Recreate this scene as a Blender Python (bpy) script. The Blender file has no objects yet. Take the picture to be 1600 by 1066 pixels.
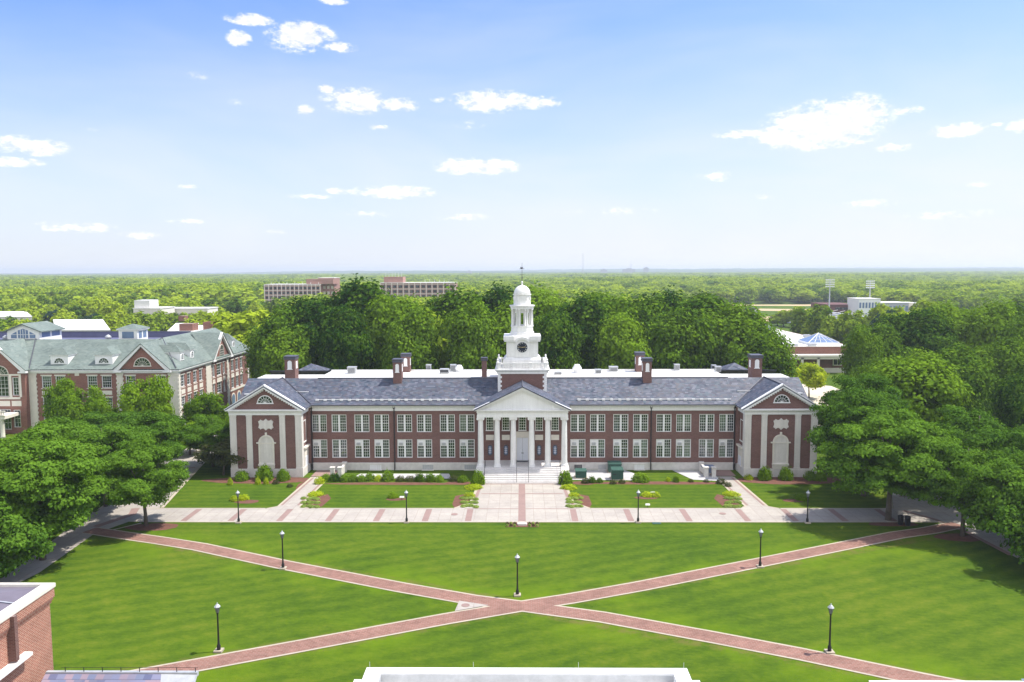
import bpy, math, random
import numpy as np
from mathutils import Matrix, Vector
R = math.radians
scene = bpy.context.scene
COL = scene.collection

# ------------------------------------------------------------------ camera
F, CX, CY, HC = 1244.0, 800.0, 533.0, 30.0
PITCH, ROLL, YAW = R(5.05), R(0.2), R(0.69)
cd = bpy.data.cameras.new('camera'); cam = bpy.data.objects.new('camera', cd); COL.objects.link(cam)
cd.sensor_width = 36; cd.lens = F / 1600 * 36; cd.clip_start = 0.5; cd.clip_end = 30000
M = Matrix.Rotation(YAW, 4, 'Z') @ Matrix.Rotation(R(90) - PITCH, 4, 'X') @ Matrix.Rotation(-ROLL, 4, 'Z')
cam.matrix_world = Matrix.Translation((0, 0, HC)) @ M
scene.camera = cam

def ray(px, py):
    x, y = px - CX, -(py - CY)
    c, s = math.cos(ROLL), math.sin(ROLL)
    x, y = x * c + y * s, -x * s + y * c
    fy = F * math.cos(PITCH) + y * math.sin(PITCH); fz = -F * math.sin(PITCH) + y * math.cos(PITCH)
    return (x * math.cos(YAW) - fy * math.sin(YAW), x * math.sin(YAW) + fy * math.cos(YAW), fz)
def G(px, py, z=0.0):            # survey: a sighted point on the level z
    X, Y, Z = ray(px, py); t = (z - HC) / Z
    return (X * t, Y * t)
def P(px, py, Yp):               # survey: a sighted point on the upright plane at distance Yp
    X, Y, Z = ray(px, py); t = Yp / Y
    return (X * t, HC + Z * t)

# ------------------------------------------------------------------ light, sky
SUN_EL, SUN_AZ = R(62), R(79)    # azimuth from +Y towards +X
scene.view_settings.view_transform = 'Standard'; scene.view_settings.look = 'None'
scene.view_settings.exposure = 0.75; scene.view_settings.gamma = 1.0
sd = bpy.data.lights.new('sun', 'SUN'); sd.energy = 4.0; sd.angle = R(0.5); sd.color = (1.0, 0.955, 0.87)
sun = bpy.data.objects.new('sun', sd); COL.objects.link(sun)
sdir = Vector((math.sin(SUN_AZ) * math.cos(SUN_EL), math.cos(SUN_AZ) * math.cos(SUN_EL), math.sin(SUN_EL)))
sun.rotation_euler = sdir.to_track_quat('Z', 'Y').to_euler()
scene.cycles.volume_bounces = 0
scene.cycles.transparent_max_bounces = 12
scene.cycles.max_bounces = 6

world = bpy.data.worlds.new('World'); scene.world = world; world.use_nodes = True

class NT:
    def __init__(s, tree): s.t = tree; s.n = tree.nodes; s.l = tree.links
    def new(s, typ, **kw):
        n = s.n.new(typ)
        for k, v in kw.items(): setattr(n, k, v)
        return n
    def link(s, a, b): s.l.new(a, b)
    def put(s, sock, v):
        if isinstance(v, bpy.types.NodeSocket): s.l.new(v, sock)
        else: sock.default_value = v
    def math(s, op, a, b=0.0, c=None, clamp=False):
        n = s.new('ShaderNodeMath', operation=op); n.use_clamp = clamp
        s.put(n.inputs[0], a); s.put(n.inputs[1], b)
        if c is not None: s.put(n.inputs[2], c)
        return n.outputs[0]
    def vmath(s, op, a, b):
        n = s.new('ShaderNodeVectorMath', operation=op)
        s.put(n.inputs[0], a); s.put(n.inputs[1], b)
        return n.outputs['Value'] if op in ('LENGTH', 'DOT_PRODUCT', 'DISTANCE') else n.outputs[0]
    def mix(s, f, a, b, typ='MIX'):
        n = s.new('ShaderNodeMix', data_type='RGBA', blend_type=typ)
        s.put(n.inputs[0], f)
        for i, v in ((6, a), (7, b)):
            if isinstance(v, (tuple, list)): v = tuple(v)[:3] + (1.0,)
            s.put(n.inputs[i], v)
        return n.outputs[2]
    def noise(s, vec, scale, detail=3.0, rough=0.55, dist=0.0):
        n = s.new('ShaderNodeTexNoise'); s.put(n.inputs['Vector'], vec)
        n.inputs['Scale'].default_value = scale; n.inputs['Detail'].default_value = detail
        n.inputs['Roughness'].default_value = rough; n.inputs['Distortion'].default_value = dist
        return n.outputs[0]
    def ramp(s, f, stops, interp='LINEAR'):
        n = s.new('ShaderNodeValToRGB'); s.put(n.inputs[0], f); cr = n.color_ramp; cr.interpolation = interp
        while len(cr.elements) < len(stops): cr.elements.new(0.5)
        for e, (p, c) in zip(cr.elements, stops):
            e.position = p; e.color = (tuple(c) + (1.0,))[:4] if isinstance(c, (tuple, list)) else (c, c, c, 1)
        return n.outputs[0]
    def mapr(s, v, a, b, c, d, smooth=True):
        n = s.new('ShaderNodeMapRange'); n.interpolation_type = 'SMOOTHSTEP' if smooth else 'LINEAR'
        s.put(n.inputs[0], v)
        for i, x in zip((1, 2, 3, 4), (a, b, c, d)): n.inputs[i].default_value = x
        return n.outputs[0]
    def xyz(s, v):
        n = s.new('ShaderNodeSeparateXYZ'); s.put(n.inputs[0], v); return n.outputs
    def comb(s, x, y, z):
        n = s.new('ShaderNodeCombineXYZ')
        for i, v in enumerate((x, y, z)): s.put(n.inputs[i], v)
        return n.outputs[0]

CLOUDS = [(468,58,54,25,1),(373,60,20,13,1),(388,30,38,10,1),(528,74,30,9,.9),(520,2,24,6,1),
 (560,158,56,20,.95),(478,173,17,9,.9),(618,164,34,13,1),(510,139,14,7,.8),(592,199,17,5,.8),
 (768,158,64,18,1),(838,160,40,11,.9),(684,155,13,6,.6),(735,195,26,8,.35),
 (745,260,66,14,1),(615,300,66,11,.9),(530,298,22,6,.8),(482,307,34,5,.7),
 (1290,195,100,38,1.15),(1325,178,66,30,1.2),(1225,212,52,22,1),(1160,209,46,8,.8),(1418,173,28,7,.85),(1397,230,28,8,.8),
 (1497,203,44,12,1),(1596,198,24,11,1),(1558,195,11,4,.6),(1118,276,30,8,.9),(45,228,60,15,1),(18,253,50,8,.9),
 (292,292,17,5,.6),(112,355,75,9,.55),(292,346,32,5,.5),(215,368,40,7,.5),(720,339,46,6,.5),(565,335,50,7,.4),
 (305,118,22,7,.3),(1350,318,70,8,.35),(1195,307,20,5,.35),(1530,288,22,6,.3),(430,362,24,5,.35),(1480,335,90,9,.35),(960,330,80,7,.3),(370,160,18,6,.25),(142,201,14,5,.3)]
def build_world():
    t = NT(world.node_tree); t.n.clear()
    out = t.new('ShaderNodeOutputWorld'); bg = t.new('ShaderNodeBackground')
    sky = t.new('ShaderNodeTexSky'); sky.sky_type = 'NISHITA'; sky.sun_disc = False
    sky.sun_elevation = SUN_EL; sky.sun_rotation = SUN_AZ
    sky.altitude = 100; sky.air_density = 1.0; sky.dust_density = 1.2; sky.ozone_density = 2.2
    d = t.new('ShaderNodeTexCoord').outputs['Generated']
    X, Y, Z = t.xyz(d)
    el = t.math('MULTIPLY', t.math('ARCSINE', Z), 57.29578)
    az = t.math('MULTIPLY', t.math('ARCTAN2', X, Y), 57.29578)
    # air light: the sky pales towards the horizon; a broad thin veil towards the right
    pale = t.mapr(el, -1.0, 17.5, 1.0, 0.0, smooth=False)
    pale = t.math('POWER', pale, 1.2)
    veil = t.noise(t.comb(t.math('MULTIPLY', az, .028), t.math('MULTIPLY', el, .10), 3.1), 1.0, 4, .6, .6)
    veil = t.mapr(veil, .38, .75, 0.0, .38)
    side = t.mapr(az, -25, 32, 0.05, .26)
    haze = t.math('ADD', t.math('MULTIPLY', pale, .90), t.math('MULTIPLY', t.math('ADD', veil, side), .55), clamp=True)
    base = t.mix(1.0, sky.outputs[0], (0.60, .78, 1.14), 'MULTIPLY')
    c = t.mix(haze, base, (4.55, 4.65, 4.9))
    # bright broken cloud added out of view behind the viewer to fill shaded fronts
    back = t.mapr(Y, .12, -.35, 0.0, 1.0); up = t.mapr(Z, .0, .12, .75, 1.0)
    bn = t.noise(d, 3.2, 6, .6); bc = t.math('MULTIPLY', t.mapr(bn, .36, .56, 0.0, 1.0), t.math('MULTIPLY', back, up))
    # cumulus
    ae = t.comb(az, el, 0.0)
    wv = t.comb(t.math('MULTIPLY', az, .55), t.math('MULTIPLY', el, 1.0), 0.0)
    n1 = t.noise(wv, .9, 7, .62)
    n2 = t.noise(t.vmath('ADD', wv, (17, 5, 2)), 2.6, 4, .6)
    acc = None
    for px, py, hw, hh, s in CLOUDS:
        r0 = ray(px, py); r1 = ray(px + hw, py); r2 = ray(px, py - hh)
        A = lambda r: math.degrees(math.atan2(r[0], r[1])); E_ = lambda r: math.degrees(math.atan2(r[2], math.hypot(r[0], r[1])))
        w, h = A(r1) - A(r0), E_(r2) - E_(r0)
        v = t.vmath('MULTIPLY', t.vmath('SUBTRACT', ae, (A(r0), E_(r0), 0)), (1 / w, 1 / h, 0))
        m = t.math('SUBTRACT', 1.0, t.vmath('LENGTH', v, (0, 0, 0)))
        m = t.math('MULTIPLY', t.math('MAXIMUM', t.math('ADD', m, .25), 0.0), s)
        acc = m if acc is None else t.math('MAXIMUM', acc, m)
    n4 = t.noise(t.vmath('ADD', wv, (4, 9, 7)), 6.5, 4, .65)
    n1 = t.math('ADD', n1, t.math('MULTIPLY', t.math('SUBTRACT', n4, .5), .45))
    nz = t.math('ADD', t.math('MULTIPLY', t.math('SUBTRACT', n1, .5), 2.3), t.math('MULTIPLY', t.math('SUBTRACT', n2, .5), 1.3))
    f = t.math('ADD', acc, t.math('MULTIPLY', nz, t.math('MINIMUM', t.math('MULTIPLY', acc, 3.0), 1.0)))
    cl = t.mapr(f, .06, .85, 0.0, 1.0)
    body = t.mapr(n2, .35, .65, 0.0, 1.0)
    cc = t.mix(body, (4.7, 4.75, 4.9), (6.0, 6.0, 6.0))
    c = t.mix(t.math('MULTIPLY', cl, .93), c, cc)
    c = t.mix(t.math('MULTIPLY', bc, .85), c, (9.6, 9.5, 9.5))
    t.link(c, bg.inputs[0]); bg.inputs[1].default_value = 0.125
    t.link(bg.outputs[0], out.inputs[0])
build_world()

# ------------------------------------------------------------------ materials
MAT = {}
def mat(name, col, rough=.8, fn=None, metallic=0.0, spec=.3):
    m = bpy.data.materials.new(name); m.use_nodes = True; t = NT(m.node_tree)
    b = t.n['Principled BSDF']; b.inputs['Roughness'].default_value = rough; b.inputs['Metallic'].default_value = metallic
    b.inputs['Specular IOR Level'].default_value = spec
    b.inputs['Base Color'].default_value = tuple(col) + (1,)
    if fn: fn(t, b)
    MAT[name] = m; return m
def objv(t): return t.new('ShaderNodeTexCoord').outputs['Object']
def posv(t): return t.new('ShaderNodeNewGeometry').outputs['Position']
def weather(col, amp=.18, scale=.5, fine=4.0, bump=0.0, streak=0.0):
    def fn(t, b):
        v = posv(t)
        n = t.noise(v, scale, 5, .6); n2 = t.noise(v, fine, 3, .6)
        k = t.math('ADD', t.math('MULTIPLY', n, .6), t.math('MULTIPLY', n2, .4))
        if streak:
            sx, sy, sz = t.xyz(v); ns = t.noise(t.comb(t.math('MULTIPLY', sx, 2.6), t.math('MULTIPLY', sy, 2.6), t.math('MULTIPLY', sz, .22)), 1.0, 4, .65)
            k = t.math('ADD', t.math('MULTIPLY', k, 1 - streak), t.math('MULTIPLY', ns, streak))
        lo = tuple(c * (1 - amp) for c in col); hi = tuple(min(1, c * (1 + amp)) for c in col)
        t.link(t.ramp(k, [(.3, lo), (.7, hi)]), b.inputs['Base Color'])
        if bump:
            bp = t.new('ShaderNodeBump'); bp.inputs['Strength'].default_value = bump; bp.inputs['Distance'].default_value = .02
            t.link(n2, bp.inputs['Height']); t.link(bp.outputs[0], b.inputs['Normal'])
    return fn
def bricks(c1, c2, mortar, size=(.225, .075), big=.25, mort=.012):
    def fn(t, b):
        g = t.new('ShaderNodeNewGeometry'); X, Y, Z = t.xyz(g.outputs['Position']); NX, NY, NZ = t.xyz(g.outputs['Normal'])
        fx = t.math('GREATER_THAN', t.math('ABSOLUTE', NX), .6)
        u = t.math('ADD', t.math('MULTIPLY', X, t.math('SUBTRACT', 1.0, fx)), t.math('MULTIPLY', Y, fx))
        br = t.new('ShaderNodeTexBrick'); t.link(t.comb(u, Z, 0.0), br.inputs['Vector'])
        br.inputs['Scale'].default_value = 1.0; br.inputs['Brick Width'].default_value = size[0]; br.inputs['Row Height'].default_value = size[1]
        br.inputs['Mortar Size'].default_value = mort; br.inputs['Mortar Smooth'].default_value = .2
        br.inputs['Color1'].default_value = c1 + (1,); br.inputs['Color2'].default_value = c2 + (1,); br.inputs['Mortar'].default_value = mortar + (1,)
        n = t.noise(t.comb(t.math('MULTIPLY', u, .6), t.math('MULTIPLY', Z, 1.6), 0.0), big * 2, 5, .65)
        n3 = t.noise(t.comb(u, t.math('MULTIPLY', Z, 4.0), 1.0), 1.6, 3, .6)
        k = t.ramp(t.math('ADD', t.math('MULTIPLY', n, .6), t.math('MULTIPLY', n3, .4)), [(.3, .78), (.7, 1.2)])
        t.link(t.mix(1.0, br.outputs[0], k, 'MULTIPLY'), b.inputs['Base Color'])
    return fn
def slate(tones, cell=(.42, .26), slope=1.86):
    def fn(t, b):
        g = t.new('ShaderNodeNewGeometry'); X, Y, Z = t.xyz(g.outputs['Position']); NX, NY, NZ = t.xyz(g.outputs['Normal'])
        fx = t.math('GREATER_THAN', t.math('ABSOLUTE', NX), t.math('ABSOLUTE', NY))
        u = t.math('ADD', t.math('MULTIPLY', X, t.math('SUBTRACT', 1.0, fx)), t.math('MULTIPLY', Y, fx))
        w = t.math('DIVIDE', t.math('MULTIPLY', Z, slope), cell[1])
        row = t.math('FLOOR', w)
        zig = t.math('MULTIPLY', t.math('PINGPONG', t.math('ADD', row, t.math('MULTIPLY', t.math('FLOOR', t.math('MULTIPLY', u, .22)), 3.0)), 4.0), .62)
        uc = t.math('ADD', t.math('DIVIDE', u, cell[0]), zig)
        cu = t.math('FLOOR', uc)
        wn = t.new('ShaderNodeTexWhiteNoise'); t.link(t.comb(cu, row, 0.0), wn.inputs['Vector'])
        wn2 = t.new('ShaderNodeTexWhiteNoise'); t.link(t.comb(t.math('FLOOR', t.math('MULTIPLY', uc, .5)), t.math('FLOOR', t.math('MULTIPLY', row, .2)), 5.0), wn2.inputs['Vector'])
        v = t.math('ADD', t.math('MULTIPLY', wn.outputs[0], .62), t.math('MULTIPLY', wn2.outputs[0], .38))
        n = len(tones)
        c = t.ramp(v, [((i + .5) / n, tones[i]) for i in range(n)])
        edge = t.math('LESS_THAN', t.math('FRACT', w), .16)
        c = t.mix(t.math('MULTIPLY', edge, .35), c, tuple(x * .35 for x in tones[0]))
        nn = t.ramp(t.noise(posv(t), .22, 5, .6), [(.3, .85), (.7, 1.15)])
        t.link(t.mix(1.0, c, nn, 'MULTIPLY'), b.inputs['Base Color'])
    return fn
mat('hall_brick', (.2, .08, .06), .9, bricks((.118, .051, .043), (.180, .080, .064), (.21, .15, .135)))
mat('orange_brick', (.3, .1, .06), .9, bricks((.175, .056, .038), (.24, .080, .054), (.28, .2, .17)))
mat('pink_brick', (.4, .2, .15), .9, bricks((.25, .075, .048), (.36, .13, .085), (.50, .36, .28), (.26, .10), .3, .014))
mat('tower_brick', (.3, .13, .1), .9, bricks((.28, .12, .09), (.36, .16, .12), (.4, .3, .26)))
mat('limestone', (.55, .52, .47), .85, weather((.63, .60, .555), .17, .6, 3, .2, .5))
mat('basement_stone', (.5, .47, .43), .85, weather((.60, .57, .53), .18, .5, 2.2, .3))
mat('cream_stone', (.66, .61, .52), .85, weather((.68, .64, .56), .1, .6, 3))
mat('white_paint', (.78, .78, .77), .5, weather((.75, .745, .73), .10, .4, 2, 0, .6))
mat('old_white_paint', (.72, .72, .70), .6, weather((.72, .71, .69), .17, .8, 3, 0, .55))
mat('slate', (.2, .2, .25), .6, slate([(.024, .036, .060), (.080, .087, .118), (.046, .064, .090), (.130, .136, .170), (.050, .053, .080), (.098, .092, .106), (.072, .098, .125)], (.46, .30)))
mat('slate_large', (.3, .3, .4), .6, slate([(.10, .11, .19), (.21, .20, .29), (.13, .16, .25), (.28, .21, .25), (.16, .16, .23)], (.42, .3)))
mat('ridge_lead', (.07, .07, .09), .5, weather((.08, .08, .1), .2))
mat('green_shingle', (.25, .29, .27), .8, slate([(.115, .145, .13), (.165, .20, .18), (.13, .165, .148), (.185, .215, .19)], (.5, .28)))
mat('membrane_white', (.82, .8, .77), .7, weather((.70, .685, .65), .09, .25, 1.2))
mat('membrane_blue', (.14, .14, .22), .7, weather((.115, .12, .20), .15, .25, 1.2))
mat('metal_roof', (.25, .23, .28), .45, weather((.15, .13, .155), .15, .6, 2))
mat('galvanised', (.45, .46, .47), .45, weather((.45, .46, .47), .15, 1, 4), .3)
mat('dark_metal', (.035, .035, .04), .5)
mat('black_iron', (.02, .02, .022), .4)
mat('downspout', (.03, .028, .03), .5)
mat('utility_green', (.03, .085, .065), .5, weather((.035, .09, .07), .2, 1, 4))
mat('utility_blue', (.16, .2, .29), .5, weather((.17, .21, .3), .2, 1, 4))
mat('mulch', (.12, .055, .04), 1, weather((.135, .06, .042), .35, 1.5, 9, .8))
def conc(t, b):
    v = posv(t); X, Y, Z = t.xyz(v); br = t.new('ShaderNodeTexBrick'); t.link(t.comb(X, Y, 0.0), br.inputs['Vector']); br.offset = 0.0
    br.inputs['Scale'].default_value = 1; br.inputs['Brick Width'].default_value = 1.45; br.inputs['Row Height'].default_value = 1.325; br.inputs['Mortar Size'].default_value = .03
    br.inputs['Color1'].default_value = (.35, .315, .28, 1); br.inputs['Color2'].default_value = (.385, .35, .305, 1); br.inputs['Mortar'].default_value = (.29, .25, .215, 1)
    n = t.ramp(t.math('ADD', t.math('MULTIPLY', t.noise(v, .22, 5, .7), .6), t.math('MULTIPLY', t.noise(v, 1.7, 4, .7), .4)), [(.32, .80), (.68, 1.14)])
    t.link(t.mix(1, br.outputs[0], n, 'MULTIPLY'), b.inputs['Base Color'])
mat('concrete', (.5, .46, .42), .85, conc)
mat('concrete_edge', (.6, .54, .45), .85, weather((.40, .345, .265), .14, .4, 3))
mat('paver_band', (.33, .21, .19), .9, weather((.26, .175, .155), .14, .6, 5))
mat('grey_pad', (.4, .39, .38), .9, weather((.42, .41, .41), .14, .4, 3))
mat('asphalt', (.05, .05, .05), .9, weather((.06, .06, .062), .2, .2, 3))
mat('pale_ground', (.6, .5, .38), .9, weather((.56, .49, .38), .12, .1, 1))
mat('infield', (.5, .36, .2), .95, weather((.46, .34, .2), .12, .05, 1))
mat('steps_stone', (.58, .56, .54), .8, weather((.58, .555, .535), .17, .8, 4, .2))
mat('door_paint', (.7, .72, .76), .5, weather((.70, .72, .76), .04))
mat('blind', (.5, .47, .38), .9, weather((.36, .36, .30), .25, .8, 3))
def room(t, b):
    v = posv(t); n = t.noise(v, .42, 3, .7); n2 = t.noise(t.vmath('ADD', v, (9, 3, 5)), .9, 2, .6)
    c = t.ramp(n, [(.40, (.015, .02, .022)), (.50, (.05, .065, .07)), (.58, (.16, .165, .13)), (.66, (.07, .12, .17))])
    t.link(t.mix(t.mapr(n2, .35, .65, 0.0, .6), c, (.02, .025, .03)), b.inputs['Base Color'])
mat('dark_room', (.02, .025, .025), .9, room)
mat('bark', (.09, .075, .06), .95, weather((.12, .10, .08), .35, 1.2, 8, .6))
mat('seat_grey', (.4, .4, .42), .7, weather((.36, .37, .4), .12, .3, 2))
mat('garage_brick', (.15, .07, .06), .9, weather((.13, .06, .055), .2, .3, 2))
mat('clock_black', (.012, .016, .03), .25)
mat('gold', (.7, .55, .25), .35, None, .7)
mat('sky_glass', (.15, .22, .34), .12, weather((.14, .2, .33), .2, .3, 1), 0, .8)
mat('lamp_glass', (.2, .21, .23), .15)
mat('bin_plastic', (.02, .02, .024), .5)
def pave(t, b):
    X, Y, Z = t.xyz(posv(t))
    br = t.new('ShaderNodeTexBrick'); t.link(t.comb(X, Y, 0.0), br.inputs['Vector'])
    br.inputs['Scale'].default_value = 1; br.inputs['Brick Width'].default_value = .42; br.inputs['Row Height'].default_value = .21; br.inputs['Mortar Size'].default_value = .018
    br.inputs['Color1'].default_value = (.195, .090, .066, 1); br.inputs['Color2'].default_value = (.255, .128, .098, 1); br.inputs['Mortar'].default_value = (.26, .19, .155, 1)
    n = t.ramp(t.math('ADD', t.math('MULTIPLY', t.noise(posv(t), .35, 5, .7), .6), t.math('MULTIPLY', t.noise(posv(t), 1.9, 4, .7), .4)), [(.32, .68), (.68, 1.25)])
    t.link(t.mix(1, br.outputs[0], n, 'MULTIPLY'), b.inputs['Base Color'])
mat('brick_paving', (.4, .2, .15), .9, pave)
def glass_fn(t, b):
    lp = t.new('ShaderNodeLayerWeight'); lp.inputs[0].default_value = .35
    tr = t.new('ShaderNodeBsdfTransparent'); gl = t.new('ShaderNodeBsdfGlossy')
    gl.inputs['Roughness'].default_value = .04; gl.inputs['Color'].default_value = (.85, .92, 1, 1); tr.inputs[0].default_value = (.75, .82, .80, 1)
    bp = t.new('ShaderNodeBump'); bp.inputs['Strength'].default_value = .25; bp.inputs['Distance'].default_value = .05
    t.link(t.noise(posv(t), 1.1, 2), bp.inputs['Height']); t.link(bp.outputs[0], gl.inputs['Normal'])
    mx = t.new('ShaderNodeMixShader'); t.link(t.math('ADD', t.math('MULTIPLY', lp.outputs['Fresnel'], .6), .06, clamp=True), mx.inputs[0])
    t.link(tr.outputs[0], mx.inputs[1]); t.link(gl.outputs[0], mx.inputs[2])
    t.link(mx.outputs[0], t.n['Material Output'].inputs[0])
mat('glass', (.1, .1, .1), .05, glass_fn)
def grass_fn(t, b):
    v = posv(t); X, Y, Z = t.xyz(v)
    # mown in strips: across the upper lawn, slanting over the lower ones
    ca, sa = math.cos(R(-24)), math.sin(R(-24))
    w1 = t.math('ADD', t.math('MULTIPLY', X, sa), t.math('MULTIPLY', Y, ca))
    warp = t.noise(v, .08, 3)
    s1 = t.math('SINE', t.math('MULTIPLY', t.math('ADD', w1, t.math('MULTIPLY', warp, 3.0)), 2.9))
    s2 = t.math('SINE', t.math('MULTIPLY', t.math('ADD', Y, t.math('MULTIPLY', warp, 1.5)), 4.1))
    up = t.mapr(Y, 84, 92, 0, 1)
    st = t.math('ADD', t.math('MULTIPLY', s1, t.math('SUBTRACT', 1.0, up)), t.math('MULTIPLY', s2, up))
    big = t.noise(v, .045, 4, .6); mid = t.noise(v, .35, 5, .7)
    fin = t.noise(t.comb(t.math('MULTIPLY', X, .55), Y, 0.0), 2.4, 6, .75)
    vf = t.noise(v, 9.0, 3, .7)
    k = t.math('ADD', t.math('MULTIPLY', big, .36), t.math('MULTIPLY', mid, .32))
    k = t.math('ADD', k, t.math('MULTIPLY', fin, .40)); k = t.math('ADD', k, t.math('MULTIPLY', vf, .16)); k = t.math('ADD', k, t.math('MULTIPLY', st, .034))
    c = t.ramp(k, [(.44, (.024, .060, .004)), (.56, (.048, .094, .005)), (.66, (.074, .122, .006)), (.80, (.13, .155, .014))])
    # fresh lime growth and worn soil beside the two brick paths
    ax = t.math('MULTIPLY', X, .424)
    d1 = t.math('MULTIPLY', t.math('ABSOLUTE', t.math('SUBTRACT', Y, t.math('SUBTRACT', 68.95, ax))), .92)
    d2 = t.math('MULTIPLY', t.math('ABSOLUTE', t.math('SUBTRACT', Y, t.math('ADD', 68.95, ax))), .92)
    dd = t.math('MINIMUM', d1, d2)
    inq = t.mapr(Y, 88, 92, 1.0, 0.0)
    pn = t.noise(v, .13, 4, .6)
    lime = t.math('MULTIPLY', t.math('MULTIPLY', t.mapr(dd, 1.0, 6.5, 1.0, 0.0), t.mapr(pn, .42, .62, 0.0, .75)), inq)
    c = t.mix(lime, c, t.mix(fin, (.075, .15, .003), (.13, .19, .005)))
    worn = t.math('MULTIPLY', t.math('MULTIPLY', t.mapr(dd, 1.1, 1.75, 1.0, 0.0), t.mapr(t.noise(v, .8, 4, .7), .42, .6, 0.0, .7)), inq)
    c = t.mix(worn, c, (.13, .12, .03))
    dry = t.mapr(t.noise(t.vmath('ADD', v, (40, 9, 0)), .55, 5, .75), .62, .78, 0.0, .22)
    c = t.mix(dry, c, (.15, .15, .035))
    t.link(c, b.inputs['Base Color'])
    bp = t.new('ShaderNodeBump'); bp.inputs['Strength'].default_value = .6; bp.inputs['Distance'].default_value = .08
    t.link(t.math('ADD', fin, vf), bp.inputs['Height']); t.link(bp.outputs[0], b.inputs['Normal'])
mat('grass', (.05, .12, .02), .95, grass_fn, 0, .1)
def far_fn(t, b):
    v = posv(t); n = t.noise(v, .012, 6, .7); n2 = t.noise(v, .0016, 4, .6)
    t.link(t.ramp(t.math('ADD', t.math('MULTIPLY', n, .6), t.math('MULTIPLY', n2, .4)), [(.35, (.018, .045, .014)), (.55, (.045, .095, .02)), (.7, (.08, .13, .03))]), b.inputs['Base Color'])
mat('far_forest', (.04, .08, .02), 1, far_fn, 0, .05)
def leafmat(name, dark, light, trans=.35, yel=.3):
    m = bpy.data.materials.new(name); m.use_nodes = True; t = NT(m.node_tree); t.n.clear()
    out = t.new('ShaderNodeOutputMaterial'); g = t.new('ShaderNodeNewGeometry'); oi = t.new('ShaderNodeObjectInfo')
    n = t.noise(t.vmath('ADD', t.new('ShaderNodeTexCoord').outputs['Object'], t.comb(t.math('MULTIPLY', oi.outputs['Random'], 50.0), 0.0, 0.0)), .35, 3, .6)
    k = t.math('ADD', t.math('MULTIPLY', g.outputs['Random Per Island'], .34), t.math('MULTIPLY', n, .96))
    k = t.math('ADD', k, t.math('MULTIPLY', t.math('SUBTRACT', oi.outputs['Random'], .5), yel))
    big = t.noise(posv(t), .012, 3, .6)
    k = t.math('ADD', k, t.math('MULTIPLY', t.math('SUBTRACT', big, .5), yel))
    c = t.ramp(k, [(.25, tuple(x*.75 for x in dark)), (.5, tuple((x*.6+y*.4) for x, y in zip(dark, light))), (.95, light)])
    df = t.new('ShaderNodeBsdfDiffuse'); tr = t.new('ShaderNodeBsdfTranslucent'); t.link(c, df.inputs[0])
    t.link(t.mix(1.0, c, (1.5, 1.55, .6), 'MULTIPLY'), tr.inputs[0])
    mx = t.new('ShaderNodeMixShader'); mx.inputs[0].default_value = trans
    t.link(df.outputs[0], mx.inputs[1]); t.link(tr.outputs[0], mx.inputs[2]); t.link(mx.outputs[0], out.inputs[0])
    MAT[name] = m; return m
leafmat('leaf_locust', (0.032, 0.092, 0.012), (0.125, 0.23, 0.022), .27)
leafmat('leaf_oak', (0.026, 0.075, 0.010), (0.15, 0.25, 0.016), .22, .7)
leafmat('leaf_maple', (0.05, 0.12, 0.01), (0.19, 0.3, 0.015))
leafmat('leaf_bright', (.20, .29, .012), (.46, .52, .03))
leafmat('leaf_plum', (.03, .05, .02), (.09, .10, .035))
leafmat('leaf_wood', (0.07, 0.15, 0.014), (0.29, 0.37, 0.022), .26, .8)
leafmat('leaf_pine', (.015, .045, .03), (.035, .08, .04))
leafmat('leaf_lime', (.17, .27, .05), (.36, .44, .12))

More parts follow.
